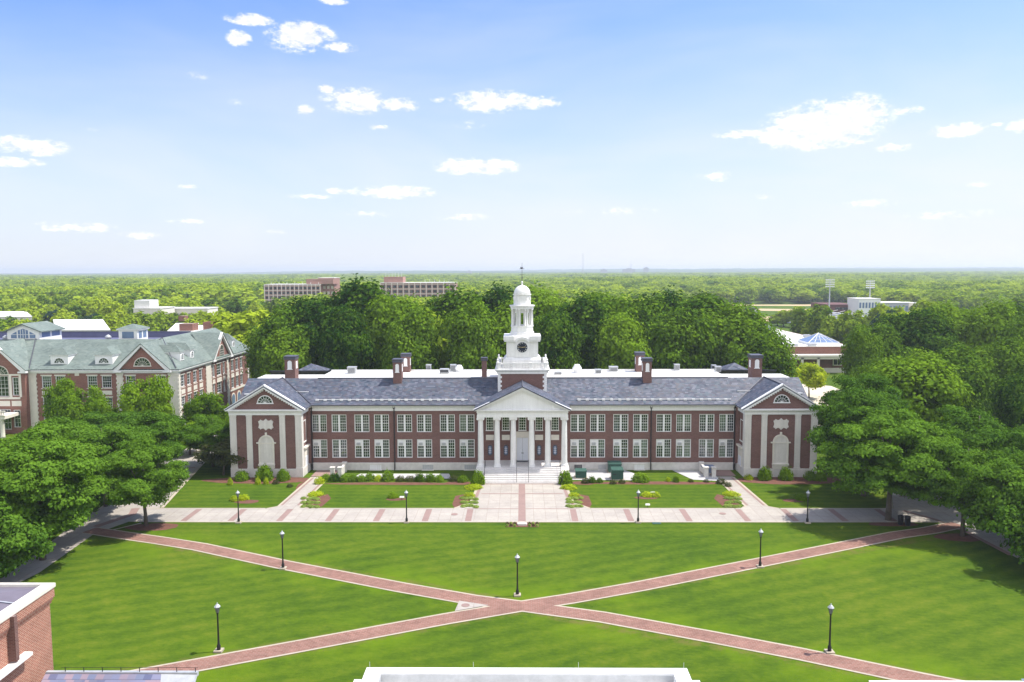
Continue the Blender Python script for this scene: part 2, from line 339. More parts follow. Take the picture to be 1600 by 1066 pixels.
# ------------------------------------------------------------------ mesh helpers
class MB:
    def __init__(s): s.v = []; s.f = []
    def add(s, vs, fs):
        b = len(s.v); s.v += [tuple(p) for p in vs]; s.f += [tuple(b + i for i in f) for f in fs]; return s
    def box(s, x0, x1, y0, y1, z0, z1):
        if x1 < x0: x0, x1 = x1, x0
        if y1 < y0: y0, y1 = y1, y0
        return s.add([(x0,y0,z0),(x1,y0,z0),(x1,y1,z0),(x0,y1,z0),(x0,y0,z1),(x1,y0,z1),(x1,y1,z1),(x0,y1,z1)],
                     [(0,3,2,1),(4,5,6,7),(0,1,5,4),(1,2,6,5),(2,3,7,6),(3,0,4,7)])
    def frus(s, x0, x1, y0, y1, z0, X0, X1, Y0, Y1, z1):
        return s.add([(x0,y0,z0),(x1,y0,z0),(x1,y1,z0),(x0,y1,z0),(X0,Y0,z1),(X1,Y0,z1),(X1,Y1,z1),(X0,Y1,z1)],
                     [(0,3,2,1),(4,5,6,7),(0,1,5,4),(1,2,6,5),(2,3,7,6),(3,0,4,7)])
    def prism_y(s, pts, y0, y1):      # pts (x,z) counter-clockwise seen from -y
        n = len(pts)
        return s.add([(x, y0, z) for x, z in pts] + [(x, y1, z) for x, z in pts],
                     [tuple(range(n)), tuple(range(2*n-1, n-1, -1))] + [(i, i+n, (i+1) % n + n, (i+1) % n) for i in range(n)])
    def prism_x(s, pts, x0, x1):      # pts (y,z)
        n = len(pts)
        return s.add([(x0, y, z) for y, z in pts] + [(x1, y, z) for y, z in pts],
                     [tuple(range(n-1, -1, -1)), tuple(range(n, 2*n))] + [((i+1) % n, (i+1) % n + n, i+n, i) for i in range(n)])
    def prism_z(s, pts, z0, z1):
        n = len(pts)
        return s.add([(x, y, z0) for x, y in pts] + [(x, y, z1) for x, y in pts],
                     [tuple(range(n-1, -1, -1)), tuple(range(n, 2*n))] + [(i, (i+1) % n, (i+1) % n + n, i+n) for i in range(n)])
    def lathe(s, cx, cy, prof, n=20, ph=0.0):   # prof (r,z) bottom to top
        vs = []; fs = []
        for r, z in prof:
            for i in range(n):
                a = 2*math.pi*(i + ph)/n; vs.append((cx + r*math.cos(a), cy + r*math.sin(a), z))
        for k in range(len(prof)-1):
            for i in range(n):
                j = (i+1) % n; fs.append((k*n+i, k*n+j, (k+1)*n+j, (k+1)*n+i))
        fs.append(tuple(range(n-1, -1, -1))); fs.append(tuple((len(prof)-1)*n + i for i in range(n)))
        return s.add(vs, fs)
    def tube(s, pts, rad, n=8):
        pts = [Vector(p) for p in pts]; vs = []; fs = []
        if not isinstance(rad, (list, tuple)): rad = [rad]*len(pts)
        for k, p in enumerate(pts):
            d = (pts[min(k+1, len(pts)-1)] - pts[max(k-1, 0)]).normalized()
            a = d.orthogonal().normalized() if abs(d.z) < .9 else d.cross(Vector((1, 0, 0))).normalized()
            b = d.cross(a)
            for i in range(n):
                t = 2*math.pi*i/n; q = p + (a*math.cos(t) + b*math.sin(t))*rad[k]; vs.append(tuple(q))
        for k in range(len(pts)-1):
            for i in range(n):
                j = (i+1) % n; fs.append((k*n+i, k*n+j, (k+1)*n+j, (k+1)*n+i))
        fs.append(tuple(range(n-1, -1, -1))); fs.append(tuple((len(pts)-1)*n + i for i in range(n)))
        return s.add(vs, fs)
    def disc(s, cx, cz, r, y0, y1, n=32, a0=0, a1=360):
        pts = [(cx + r*math.cos(R(a0 + (a1-a0)*i/n)), cz + r*math.sin(R(a0 + (a1-a0)*i/n))) for i in range(n if a1-a0 == 360 else n+1)]
        return s.prism_y(pts, y0, y1)
    def ring(s, cx, cz, r0, r1, y0, y1, a0=0, a1=180, n=16):
        for i in range(n):
            A, B = R(a0 + (a1-a0)*i/n), R(a0 + (a1-a0)*(i+1)/n)
            s.prism_y([(cx+r0*math.cos(A), cz+r0*math.sin(A)), (cx+r1*math.cos(A), cz+r1*math.sin(A)),
                       (cx+r1*math.cos(B), cz+r1*math.sin(B)), (cx+r0*math.cos(B), cz+r0*math.sin(B))], y0, y1)
        return s
    def arch(s, cx, z0, w, zs, y0, y1, n=14):   # filled arch-headed panel, zs = springing
        r = w/2
        return s.prism_y([(cx-r, z0), (cx+r, z0)] + [(cx + r*math.cos(R(180*i/n)), zs + r*math.sin(R(180*i/n))) for i in range(n+1)], y0, y1)
    def quad(s, a, b, c, d): return s.add([a, b, c, d], [(0, 1, 2, 3)])
    def slab(s, a, b, c, d, th=.12):
        return s.add([a, b, c, d] + [(p[0], p[1], p[2]-th) for p in (a, b, c, d)], [(0,1,2,3),(7,6,5,4),(0,4,5,1),(1,5,6,2),(2,6,7,3),(3,7,4,0)])
    def wall(s, u0, u1, z0, z1, ops, y0, y1):
        zs = sorted(set([z0, z1] + [min(max(o[k], z0), z1) for o in ops for k in (2, 3)]))
        for a, b in zip(zs, zs[1:]):
            m = (a+b)/2; cut = sorted((o[0], o[1]) for o in ops if o[2] < m < o[3]); u = u0
            for c0, c1 in cut:
                if c0 > u: s.box(u, c0, y0, y1, a, b)
                u = max(u, c1)
            if u < u1: s.box(u, u1, y0, y1, a, b)
        return s
    def mesh(s, name, m, off=(0, 0, 0), smooth=False, mx=None):
        me = bpy.data.meshes.new(name); V = s.v
        if mx is not None: V = [tuple(mx @ Vector(p)) for p in V]
        me.from_pydata([(p[0]-off[0], p[1]-off[1], p[2]-off[2]) for p in V], [], s.f); me.update()
        if isinstance(m, str): m = MAT[m]
        me.materials.append(m)
        if smooth:
            me.polygons.foreach_set('use_smooth', [True]*len(me.polygons))
        return me
    def build(s, name, m, parent=None, smooth=False, mx=None):
        off = org(parent) if parent else (0, 0, 0)
        o = bpy.data.objects.new(name, s.mesh(name, m, off, smooth, mx)); COL.objects.link(o)
        if parent: o.parent = parent
        return o
def org(o):
    x = Vector((0, 0, 0))
    while o: x = x + o.location; o = o.parent
    return x
def tag(o, label=None, cat=None, group=None, kind=None):
    if label: o['label'] = label
    if cat: o['category'] = cat
    if group: o['group'] = group
    if kind: o['kind'] = kind
    return o
def empty(name, loc, label, cat, group=None, rz=0.0):
    o = bpy.data.objects.new(name, None); COL.objects.link(o); o.location = loc; o.rotation_euler = (0, 0, rz)
    o.empty_display_size = .3
    return tag(o, label, cat, group)
def link(name, me, parent, loc=(0, 0, 0), rz=0.0):
    o = bpy.data.objects.new(name, me); COL.objects.link(o); o.parent = parent; o.location = loc; o.rotation_euler = (0, 0, rz); return o
def struct(mb, name, m): return tag(mb.build(name, m), kind='structure')
def copy_tree(o, parent=None):
    c = o.copy(); COL.objects.link(c); c.parent = parent
    for ch in list(o.children): copy_tree(ch, c)
    return c

# windows: meshes are made once in a local frame (outer face looks to -y) and shared
WIN = {}
def win_mesh(key):
    if key in WIN: return WIN[key]
    kind, w, h, cols, rows = key[:5]; fr = MB(); pn = MB(); rm = MB(); bl = []
    mt = .032 if kind in ('double', 'single') else .05
    def sash(x0, x1, z0, z1, c, r):
        for i in range(1, c): x = x0 + (x1-x0)*i/c; fr.box(x-mt/2, x+mt/2, .06, .10, z0, z1)
        for j in range(1, r):
            z = z0 + (z1-z0)*j/r; q = mt/2 if j != r//2 else mt*1.1
            fr.box(x0, x1, .055, .10, z-q, z+q)
    if kind in ('double', 'single', 'stone'):
        fw = .13
        fr.box(-w/2, -w/2+fw, 0, .16, 0, h); fr.box(w/2-fw, w/2, 0, .16, 0, h)
        fr.box(-w/2+fw, w/2-fw, 0, .16, h-fw, h); fr.box(-w/2-.06, w/2+.06, -.07, .16, -.1, fw*.6)
        if kind == 'double':
            fr.box(-.14, .14, -.01, .16, fw*.6, h-fw)
            sash(-w/2+fw, -.14, fw*.6, h-fw, cols, rows); sash(.14, w/2-fw, fw*.6, h-fw, cols, rows)
        else: sash(-w/2+fw, w/2-fw, fw*.6, h-fw, cols, rows)
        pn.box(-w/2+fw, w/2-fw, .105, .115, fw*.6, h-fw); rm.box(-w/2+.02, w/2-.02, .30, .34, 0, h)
    elif kind == 'arch':
        r = w/2; zs = h-r
        fr.ring(0, zs, r-.1, r, -.02, .1, 0, 180, 14); fr.box(-r, -r+.1, -.02, .1, 0, zs); fr.box(r-.1, r, -.02, .1, 0, zs); fr.box(-r-.06, r+.06, -.06, .1, -.1, .05)
        for i in range(1, cols): x = -r + 2*r*i/cols; fr.box(x-mt/2, x+mt/2, 0, .03, 0, zs + math.sqrt(max(0, (r-.05)**2-x*x)))
        for j in range(1, rows): z = zs*j/(rows-1); fr.box(-r+.1, r-.1, -.005, .03, z-mt/2, z+mt/2)
        pn.arch(0, .05, 2*r-.1, zs, .035, .045)
        rm.arch(0, .05, 2*r-.12, zs, .05, .055)
    elif kind == 'fan':
        r = w/2
        fr.ring(0, 0, r-.12, r, -.02, .08, 0, 180, 16); fr.box(-r-.08, r+.08, -.04, .08, -.12, .04); fr.ring(0, 0, .0, .2, 0, .03, 0, 180, 6)
        for a in range(1, cols): A = R(180*a/cols); fr.prism_y([(.15*math.cos(A)-.02*math.sin(A), .15*math.sin(A)+.02*math.cos(A)), (.15*math.cos(A)+.02*math.sin(A), .15*math.sin(A)-.02*math.cos(A)), ((r-.1)*math.cos(A)+.02*math.sin(A), (r-.1)*math.sin(A)-.02*math.cos(A)), ((r-.1)*math.cos(A)-.02*math.sin(A), (r-.1)*math.sin(A)+.02*math.cos(A))], 0, .03)
        if r > .9: fr.ring(0, 0, r*.55-.02, r*.55+.02, 0, .03, 0, 180, 10)
        pn.disc(0, .04, r-.1, .035, .045, 16, 0, 180); rm.disc(0, .04, r-.11, .05, .055, 16, 0, 180)
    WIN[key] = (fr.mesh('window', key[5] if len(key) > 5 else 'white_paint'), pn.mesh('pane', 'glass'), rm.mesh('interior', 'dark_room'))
    return WIN[key]
_wr = random.Random(5); BL = {}
def window(root, x, y, z, key, rz=0.0, blind=0.0, name='window', bside=0):
    a, b, c = win_mesh(key)
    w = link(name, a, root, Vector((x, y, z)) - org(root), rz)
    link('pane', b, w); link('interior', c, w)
    if blind > 0:
        wd, h = key[1], key[2]; k = (wd, h, round(blind, 1), bside)
        if k not in BL:
            m = MB(); x0, x1 = (-wd/2+.1, wd/2-.1)
            if bside < 0: x1 = -.1
            if bside > 0: x0 = .1
            m.box(x0, x1, .17, .18, h-.12-(h-.2)*blind, h-.12); BL[k] = m.mesh('blind', 'blind')
        link('blind', BL[k], w)
    return w

# ------------------------------------------------------------------ ground
g = MB(); g.quad((-9500, -400, 0), (9500, -400, 0), (9500, 9500, 0), (-9500, 9500, 0)); struct(g, 'ground', 'grass')
def sheet(name, m, pts, z):
    s = MB(); s.add([(x, y, z) for x, y in pts], [tuple(range(len(pts)))]); return s
def strip(mb, pts, w0, w1, z):       # band between offsets w0..w1 to the left of a polyline
    n = len(pts); L = []; Q = []
    for i, (x, y) in enumerate(pts):
        x0, y0 = pts[max(i-1, 0)]; x1, y1 = pts[min(i+1, n-1)]; d = math.hypot(x1-x0, y1-y0); nx, ny = -(y1-y0)/d, (x1-x0)/d
        L.append((x+nx*w0, y+ny*w0, z)); Q.append((x+nx*w1, y+ny*w1, z))
    for i in range(n-1): mb.quad(L[i], L[i+1], Q[i+1], Q[i])
    return mb
# cross walk in front of the hall with the forecourt and the two side walks
WY0, WY1 = 93.15, 98.45
walk = MB()
walk.quad((-50.5, WY0, .02), (52, WY0, .02), (52, WY1, .02), (-50.5, WY1, .02))
walk.add([(-6.0, 110.6, .02), (-6.6, 101.2, .02), (-8.6, WY1-.01, .02), (8.6, WY1-.01, .02), (6.6, 101.2, .02), (6.0, 110.6, .02)], [(0,1,2,3,4,5)])
struct(walk, 'front_walk', 'concrete')
for s, nm in ((-1, 'side_path_left'), (1, 'side_path_right')):
    w = MB(); w.add([(s*28.2, 114.2, .024), (s*28.5, 99.4, .024), (s*27.0, WY1-.01, .024), (s*32.4, WY1-.01, .024), (s*31.2, 99.4, .024), (s*30.7, 114.2, .024)], [tuple(range(6)) if s > 0 else tuple(range(5, -1, -1))])
    struct(w, nm, 'concrete')
ed = MB()
for a, b in ((-48, -32.6), (-26.8, -8.7), (8.7, 26.8), (32.6, 50)): ed.quad((a, WY1-.02, .032), (b, WY1-.02, .032), (b, WY1+.22, .032), (a, WY1+.22, .032))
ed.quad((-46, WY0-.22, .032), (50, WY0-.22, .032), (50, WY0+.02, .032), (-46, WY0+.02, .032))
for s in (-1, 1):
    strip(ed, [(s*6.0, 110.5), (s*6.6, 101.2), (s*8.6, WY1)], -.12*s, .22*s, .034)
    strip(ed, [(s*28.2, 113.9), (s*28.5, 99.4), (s*27.0, WY1)], .12*s, -.18*s, .034)
    strip(ed, [(s*30.7, 113.9), (s*31.2, 99.4), (s*32.4, WY1)], -.12*s, .18*s, .034)
struct(ed, 'walk_edging', 'concrete_edge')
bd = MB()
for x in (-40.9, -35.2, -29.3, -23.4, -17.6, -11.7, -6.5, 6.4, 13.1, 20.1, 27.1, 32.8, 38.7, 44.5): bd.quad((x-.38, WY0+.25, .03), (x+.38, WY0+.25, .03), (x+.38, WY1-.25, .03), (x-.38, WY1-.25, .03))
bd.quad((-.45, WY0+.1, .031), (.45, WY0+.1, .031), (.45, 110.3, .031), (-.45, 110.3, .031))
for x0, x1 in ((-5.5, -.46), (.46, 5.5)):
    for y in (105.2, 110.05): bd.quad((x0, y-.14, .03), (x1, y-.14, .03), (x1, y+.14, .03), (x0, y+.14, .03))
for s in (-1, 1):
    strip(bd, [(s*6.0, 110.3), (s*6.6, 101.2), (s*7.2, 99.6)], -.55*s, -.14*s, .033)
    strip(bd, [(s*28.2, 113.5), (s*28.5, 99.8)], .45*s, .14*s, .033)
    strip(bd, [(s*30.7, 113.5), (s*31.2, 99.8)], -.45*s, -.14*s, .033)
for x0, x1 in ((-7.2, -.46), (.46, 7.2)): bd.quad((x0, WY1-.09, .029), (x1, WY1-.09, .029), (x1, WY1+.09, .029), (x0, WY1+.09, .029))
struct(bd, 'paver_bands', 'paver_band')
# crossing brick paths
p1 = [(-50.5, 90.0), (-46.2, 88.4), (-40.5, 86.4), (-35.3, 84.4), (-24.5, 79.1), (-11.6, 73.3), (-4.5, 70.4), (0.3, 68.95), (7.0, 66.8), (15.5, 63.1), (21.8, 60.2), (29.4, 56.3), (46, 48.5)]
p2 = [(51.5, 92.2), (47.0, 90.0), (42.5, 88.4), (35.6, 85.1), (24.4, 79.8), (11.2, 73.6), (4.4, 70.7), (-.3, 68.95), (-6.6, 66.4), (-16.4, 62.0), (-23.8, 58.7), (-29.0, 56.4), (-46, 48.2)]
for nm, pp, z in (('brick_path', p1, .044), ('brick_path', p2, .048)):
    m = MB(); strip(m, pp, -.92, .92, z); struct(m, nm, 'brick_paving')
ed = MB(); strip(ed, p1, -1.14, 1.14, .036); strip(ed, p2, -1.14, 1.14, .040); struct(ed, 'path_edging', 'concrete_edge')
m = MB(); m.add([(-2.5, 69.75, .052), (-5.9, 71.1, .052), (-7.6, 70.25, .052), (-6.1, 67.3, .052)], [(3, 0, 1, 2)]) if False else m.add([(-3.0, 69.2, .052), (-5.75, 70.15, .052), (-5.95, 67.95, .052)], [(0, 1, 2)])
struct(m, 'concrete_apron', 'concrete')
# diagonal plazas at both ends
wl = MB(); wl.add([(-47.5, WY0-.2, .016), (-46.2, WY1+.2, .016), (-50.6, 124, .016), (-53.4, 150, .016), (-58, 150, .016), (-57.0, 124, .016), (-53.5, 98, .016), (-53.2, 90, .016), (-51.2, 76, .016), (-53.5, 62, .016), (-50.5, 62, .016), (-48.4, 77, .016), (-49.2, 88.5, .016)], [tuple(range(13))])
wl.add([(-53.3, 92, .014), (-53.3, 97, .014), (-80, 99, .014), (-80, 94, .014)], [(3, 2, 1, 0)])
struct(wl, 'left_plaza', 'concrete')
wr = MB(); wr.add([(46.8, WY1+.2, .016), (49.6, WY0-.4, .016), (51.2, 88, .016), (51.8, 76, .016), (56, 62, .016), (60, 62, .016), (57, 78, .016), (57.5, 100, .016), (59, 130, .016), (54.5, 130, .016), (52.5, 112, .016)], [tuple(range(11))])
struct(wr, 'right_plaza', 'concrete')
bl = MB()
strip(bl, [(-50.4, 91.2), (-48.4, 96.0), (-49.2, 98.6)], -.5, .5, .030); strip(bl, [(-53, 108), (-48.6, 109.6)], -.25, .25, .030); strip(bl, [(-55, 118), (-50.2, 119.6)], -.25, .25, .030); strip(bl, [(-56, 130), (-51.6, 131.6)], -.25, .25, .030)
strip(bl, [(47.5, 97.6), (49.6, 94.2), (50.9, 89.4), (51.4, 82)], -.3, .3, .030); strip(bl, [(50, 104), (57, 103)], -.25, .25, .030); strip(bl, [(53, 114), (58, 113)], -.25, .25, .030)
struct(bl, 'plaza_bands', 'paver_band')
m = MB(); strip(m, [(-45.9, 98.8), (-50.4, 124), (-53.2, 150)], -.2, .2, .034); strip(m, [(-53.6, 98), (-57.2, 124), (-58.2, 150)], -.2, .2, .034); strip(m, [(46.6, 98.8), (52.3, 112), (54.3, 130)], -.2, .2, .034)
strip(m, [(-45.6, 92.6), (-49.3, 88.3)], -.15, .15, .034)
struct(m, 'plaza_edging', 'concrete_edge')
# mulch beds
def blob(cx, cy, rx, ry, z, seed, n=28):
    r_ = random.Random(seed); ph = [r_.uniform(0, 6.28) for _ in range(4)]
    s = MB(); pts = []
    for i in range(n):
        a = 2*math.pi*i/n; k = 1 + .07*math.sin(2*a+ph[0]) + .05*math.sin(3*a+ph[1]) + .03*math.sin(7*a+ph[2])
        pts.append((cx + rx*k*math.cos(a), cy + ry*k*math.sin(a), z))
    s.add(pts, [tuple(range(n))]); return s
for i, (x, y, rx, ry) in enumerate([(-43.6, 91.2, 3.2, 1.3), (-37.8, 112.2, 7.6, 1.9), (-30, 109.6, 1.6, 3.0), (43.9, 92.4, 2.7, 1.0), (38.6, 112.0, 7.6, 2.2), (48.9, 87.6, 2.6, 1.3), 
        (-36.0, 101.5, 1.7, .8), (-16.6, 102.6, 1.3, .7), (16.5, 103.3, 1.5, .7), (35.3, 102.0, 1.3, .7), (19.5, 110.6, 10.8, .8), (-18, 110.3, 9.5, .7), (8.6, 110.6, 1.6, 1.0), (-9.0, 110.6, 1.8, 1.0)]):
    struct(blob(x, y, rx, ry, .012 + .0005*i, i), 'mulch_bed', 'mulch')
for sx in (-1, 1):
    for pl in ([(27.9, 99.3), (28.0, 103.6), (26.2, 105.0), (25.3, 103.0), (25.6, 99.3), (26.8, 98.8)], [(6.9, 100.6), (7.0, 103.6), (5.9+1.4, 105.2), (8.9, 104.2), (9.0, 100.4), (8.6, 98.9)]):
        q_ = [(sx*x, y, .013) for x, y in pl]; q_ = q_ if sx < 0 else q_[::-1]; s = MB(); s.add(q_, [tuple(range(6))]); struct(s, 'mulch_bed', 'mulch')
for nm, pts in (('equipment_pad', [(6.9, 117.8), (7.1, 112.3), (16.6, 112.0), (17.5, 114.3), (15.6, 117.8)]), ('equipment_pad', [(22.6, 117.8), (24.5, 112.4), (28.4, 111.6), (28.4, 117.8)]), ('terrace', [(-24.0, 115.8), (-24.8, 113.0), (-10.2, 113.0), (-10.8, 115.8)])):
    s = MB(); s.add([(x, y, .04) for x, y in pts], [tuple(range(len(pts))) if pts[0][0] > 0 else tuple(range(len(pts)))]); struct(s, nm, 'grey_pad')
s = MB(); s.add([(-30.9, 117.6, .10), (-30.9, 114.0, .10), (-27.6, 114.0, .10), (-27.6, 117.6, .10)], [(0,1,2,3)]); struct(s, 'door_terrace', 'paver_band')
s = MB(); s.add([(27.6, 117.6, .10), (27.6, 114.2, .10), (31.2, 114.2, .10), (31.2, 117.6, .10)], [(0,1,2,3)]); struct(s, 'door_terrace', 'paver_band')
# ground behind: plaza, courts and ball field
s = MB(); s.quad((52, 150, .02), (78, 158, .02), (80, 205, .02), (62, 215, .02)); struct(s, 'back_plaza', 'pale_ground')
s = MB(); s.quad((-64, 190, .02), (64, 196, .02), (64, 214, .02), (-64, 206, .02)); struct(s, 'campus_road', 'asphalt')
s = MB(); s.quad((120, 460, .03), (250, 460, .03), (250, 690, .03), (120, 690, .03)); struct(s, 'ball_field', 'infield')
s = MB()
s.quad((128, 520, .04), (190, 505, .04), (200, 580, .04), (130, 600, .04)); s.quad((150, 630, .04), (245, 600, .04), (245, 660, .04), (160, 676, .04)); struct(s, 'outfield_grass', 'grass')

# ------------------------------------------------------------------ the hall
HX, HY = 0.1, 118.2
hall = empty('academic_hall', (HX, 114, 0), 'long red brick hall with slate roof, white columned portico and clock tower', 'building')
c0 = HX
# main walls
lw = [(487,510.5),(517.8,541.5),(553.5,577),(584,608),(620,644),(651,674.8),(687,710.8),(717.5,741.5)]
cxs = [(P((a+b)/2, 660, HY)[0]) - c0 for a, b in lw]
half = [abs(v) for v in cxs]                       # distance from the axis
WW = 2.28
ops = []
for h in half:
    for s in (-1, 1):
        x = c0 + s*h
        ops.append((x-WW/2, x+WW/2, 5.80, 8.50)); ops.append((x-WW/2, x+WW/2, 1.88, 4.70))
for s in (-1, 1):
    a, b = sorted((c0 + s*6.7, c0 + s*31.9)); wall = MB()
    wall.wall(a, b, 1.14, 9.1, [o for o in ops if a < o[0] < b], HY, HY+.35)
    wall.build('wall', 'hall_brick', hall)
    a, b = sorted((c0 + s*42.5, c0 + s*31.9)); MB().box(a, b, 117.6, 134, 1.14, 9.6).build('end_wall', 'hall_brick', hall)
    b = MB(); x0, x1 = sorted((c0+s*6.7, c0+s*31.9)); b.box(x0, x1, HY-.12, HY+.4, -.2, 1.14); b.box(x0, x1, HY-.17, HY-.12, .95, 1.14)
    b.build('basement_wall', 'basement_stone', hall)
MB().box(c0-31.8, c0+31.8, 132.5, 133.2, 0, 12.9).build('rear_wall', 'hall_brick', hall)
k = 0
for j, h in enumerate(half):
    for s in (-1, 1):
        bl_ = _wr.choice([0, 0, .2, .3, .5, .8, 1.0]); bs = _wr.choice([-1, 0, 0, 1])
        window(hall, c0+s*h, HY+.12, 5.80, ('double', WW, 2.70, 3, 6), 0, bl_, 'window', bs)
        w = window(hall, c0+s*h, HY+.12, 1.88, ('double', WW, 2.82, 3, 6), 0, _wr.choice([0, .3, .6, 1.0]), 'window', _wr.choice([-1, 0, 1]))
        if (j, s) not in ((1, -1), (1, 1)):
            if 'ac' not in BL:
                a_ = MB(); a_.box(-WW/2+.1, -.11, .03, .09, 1.75, 2.72)
                BL['ac'] = a_.mesh('panel', 'white_paint'); a_ = MB(); a_.box(-.86, -.30, -.16, .03, 1.92, 2.28)
                for q in range(5): a_.box(-.84, -.32, -.175, -.16, 1.96+q*.065, 1.98+q*.065)
                BL['acu'] = a_.mesh('air_conditioner', 'galvanised')
            link('panel', BL['ac'], w); link('air_conditioner', BL['acu'], w)
# basement openings
for x, wd, m in ((-22.2, 1.7, 'white_paint'), (-14.3, 1.6, 'galvanised'), (-7.9, 1.7, 'galvanised'), (8.4, 1.1, 'dark_metal'), (12.0, 1.1, 'galvanised'), (17.6, 1.5, 'white_paint')):
    m_ = MB(); m_.box(c0+x-wd/2, c0+x+wd/2, HY-.2, HY-.13, .12, .86); q = m_.build('window_well', m, hall)
    m_ = MB(); m_.box(c0+x-wd/2-.1, c0+x+wd/2+.1, HY-.26, HY-.12, .86, .96); m_.box(c0+x-wd/2-.1, c0+x+wd/2+.1, HY-.4, HY-.12, 0.0, .10)
    for i in range(1, 6): m_.box(c0+x-wd/2+wd*i/6-.015, c0+x-wd/2+wd*i/6+.015, HY-.215, HY-.2, .12, .86)
    m_.build('surround', 'limestone', q)
# cornice and gutter of the main range
cn = MB()
for s in (-1, 1):
    x0, x1 = sorted((c0+s*6.9, c0+s*32.05))
    cn.box(x0, x1, HY-.10, HY+.4, 9.06, 9.46); cn.box(x0, x1, HY-.16, HY+.4, 9.46, 9.58); cn.box(x0, x1, HY-.42, HY+.4, 9.78, 9.90)
    cn.box(x0, x1, HY-.62, HY+.4, 9.90, 10.06)
    n = int((x1-x0)/.34)
    for i in range(n): cn.box(x0+.08+i*.34, x0+.26+i*.34, HY-.34, HY-.1, 9.58, 9.78)
    cn.box(x0, x1, HY-.12, HY+.4, 9.58, 9.78)
cn.build('cornice', 'white_paint', hall)
gt = MB()
for s in (-1, 1):
    x0, x1 = sorted((c0+s*6.9, c0+s*32.0)); gt.box(x0, x1, HY-.80, HY-.62, 9.93, 10.09)
gt.build('gutter', 'ridge_lead', hall)
# roofs
RE, RR = (117.45, 10.08), (122.7, 13.42)
SL = (RR[1]-RE[1])/(RR[0]-RE[0])
rf = MB()
rf.slab((c0-42.9, RE[0], RE[1]), (c0+42.9, RE[0], RE[1]), (c0+42.75, RR[0], RR[1]), (c0-42.75, RR[0], RR[1]), .14)
rf.slab((c0-42.75, 133.2, RR[1]-.1), (c0+42.75, 133.2, RR[1]-.1), (c0+42.9, 138.4, 10.0), (c0-42.9, 138.4, 10.0), .14)
def gabroof(mb, xc, hw, y0, y1, ze, zr, th=.16):   # ridge along y; y1 = (eave y, ridge y)
    for s in (-1, 1):
        a, b, c, d = (xc+s*hw, y0, ze), (xc, y0, zr), (xc, y1[1], zr), (xc+s*hw, y1[0], ze)
        if s < 0: a, b, c, d = b, a, d, c
        mb.slab(a, d, c, b, th)
for s in (-1, 1): gabroof(rf, c0+s*37.4, 5.75, 113.45, (117.6, 122.9), 10.06, 13.50)
gabroof(rf, c0, 7.0, 113.35, (117.2, 122.7), 10.02, 13.42)
rf.build('roof', 'slate', hall)
hp = MB()
for s in (-1, 1):
    x = c0+s*36.9
    hp.add([(x-2.7, 134.8, 12.6), (x+2.7, 134.8, 12.6), (x+2.7, 141, 12.6), (x-2.7, 141, 12.6), (x, 137.8, 13.95), (x, 138.0, 13.95)], [(0,1,4), (1,2,5,4), (2,3,5), (3,0,4,5)])
hp.build('rear_roof', 'slate', hall)
fl = MB(); fl.box(c0-32.2, c0+32.2, 122.75, 133.2, 12.8, 13.22); fl.box(c0-42.2, c0+42.2, 122.9, 129.4, 12.7, 13.10)
fl.box(c0-32.2, c0+32.2, 132.9, 133.25, 13.22, 13.42)
fl.build('flat_roof', 'membrane_white', hall)
rd = MB(); rd.box(c0-31.8, c0+31.8, 122.55, 122.8, 13.22, 13.50); rd.tube([(c0-37.4, 113.5, 13.55), (c0-37.4, 122.8, 13.55)], .07, 6); rd.tube([(c0+37.4, 113.5, 13.55), (c0+37.4, 122.8, 13.55)], .07, 6); rd.tube([(c0, 113.4, 13.47), (c0, 120.1, 13.47)], .08, 6)
for s in (-1, 1): rd.tube([(c0+s*31.7, 117.6, 10.25), (c0+s*37.3, 122.7, 13.55)], .06, 6)
rd.build('ridge_cap', 'ridge_lead', hall)
# snow guards: white bar with brackets
sg = MB(); yy = 118.25; zz = RE[1] + SL*(yy-RE[0])
for s in (-1, 1):
    x0, x1 = sorted((c0+s*8.2, c0+s*31.2)); sg.box(x0, x1, yy-.04, yy+.04, zz+.12, zz+.22)
    x = x0+.3
    while x < x1: sg.box(x-.22, x+.22, yy-.12, yy+.12, zz-.02, zz+.24); x += 1.22
    xa, xb = sorted((c0+s*32.6, c0+s*34.8)); y2 = 119.9; z2 = RE[1]+SL*(y2-RE[0]); sg.box(xa, xb, y2-.04, y2+.04, z2+.02, z2+.14)
    xa, xb = sorted((c0+s*40.9, c0+s*42.2)); sg.box(xa, xb, y2-.7, y2-.5, z2-.3, z2-.1)
sg.build('snow_guard', 'white_paint', hall)
ds = MB()
def dsp(x, y, z1=9.5, z0=.2):
    m = MB(); m.box(x-.07, x+.07, y-.17, y-.03, z0, z1); m.box(x-.16, x+.16, y-.22, y-.02, z1-.1, z1+.25); m.tube([(x, y-.1, 1.3), (x, y-.32, .9), (x, y-.32, .05)], .07, 6); m.build('downspout', 'downspout', hall)
for x in (-19.3, 19.3, -31.75, 31.75): dsp(c0+x, HY-.02)
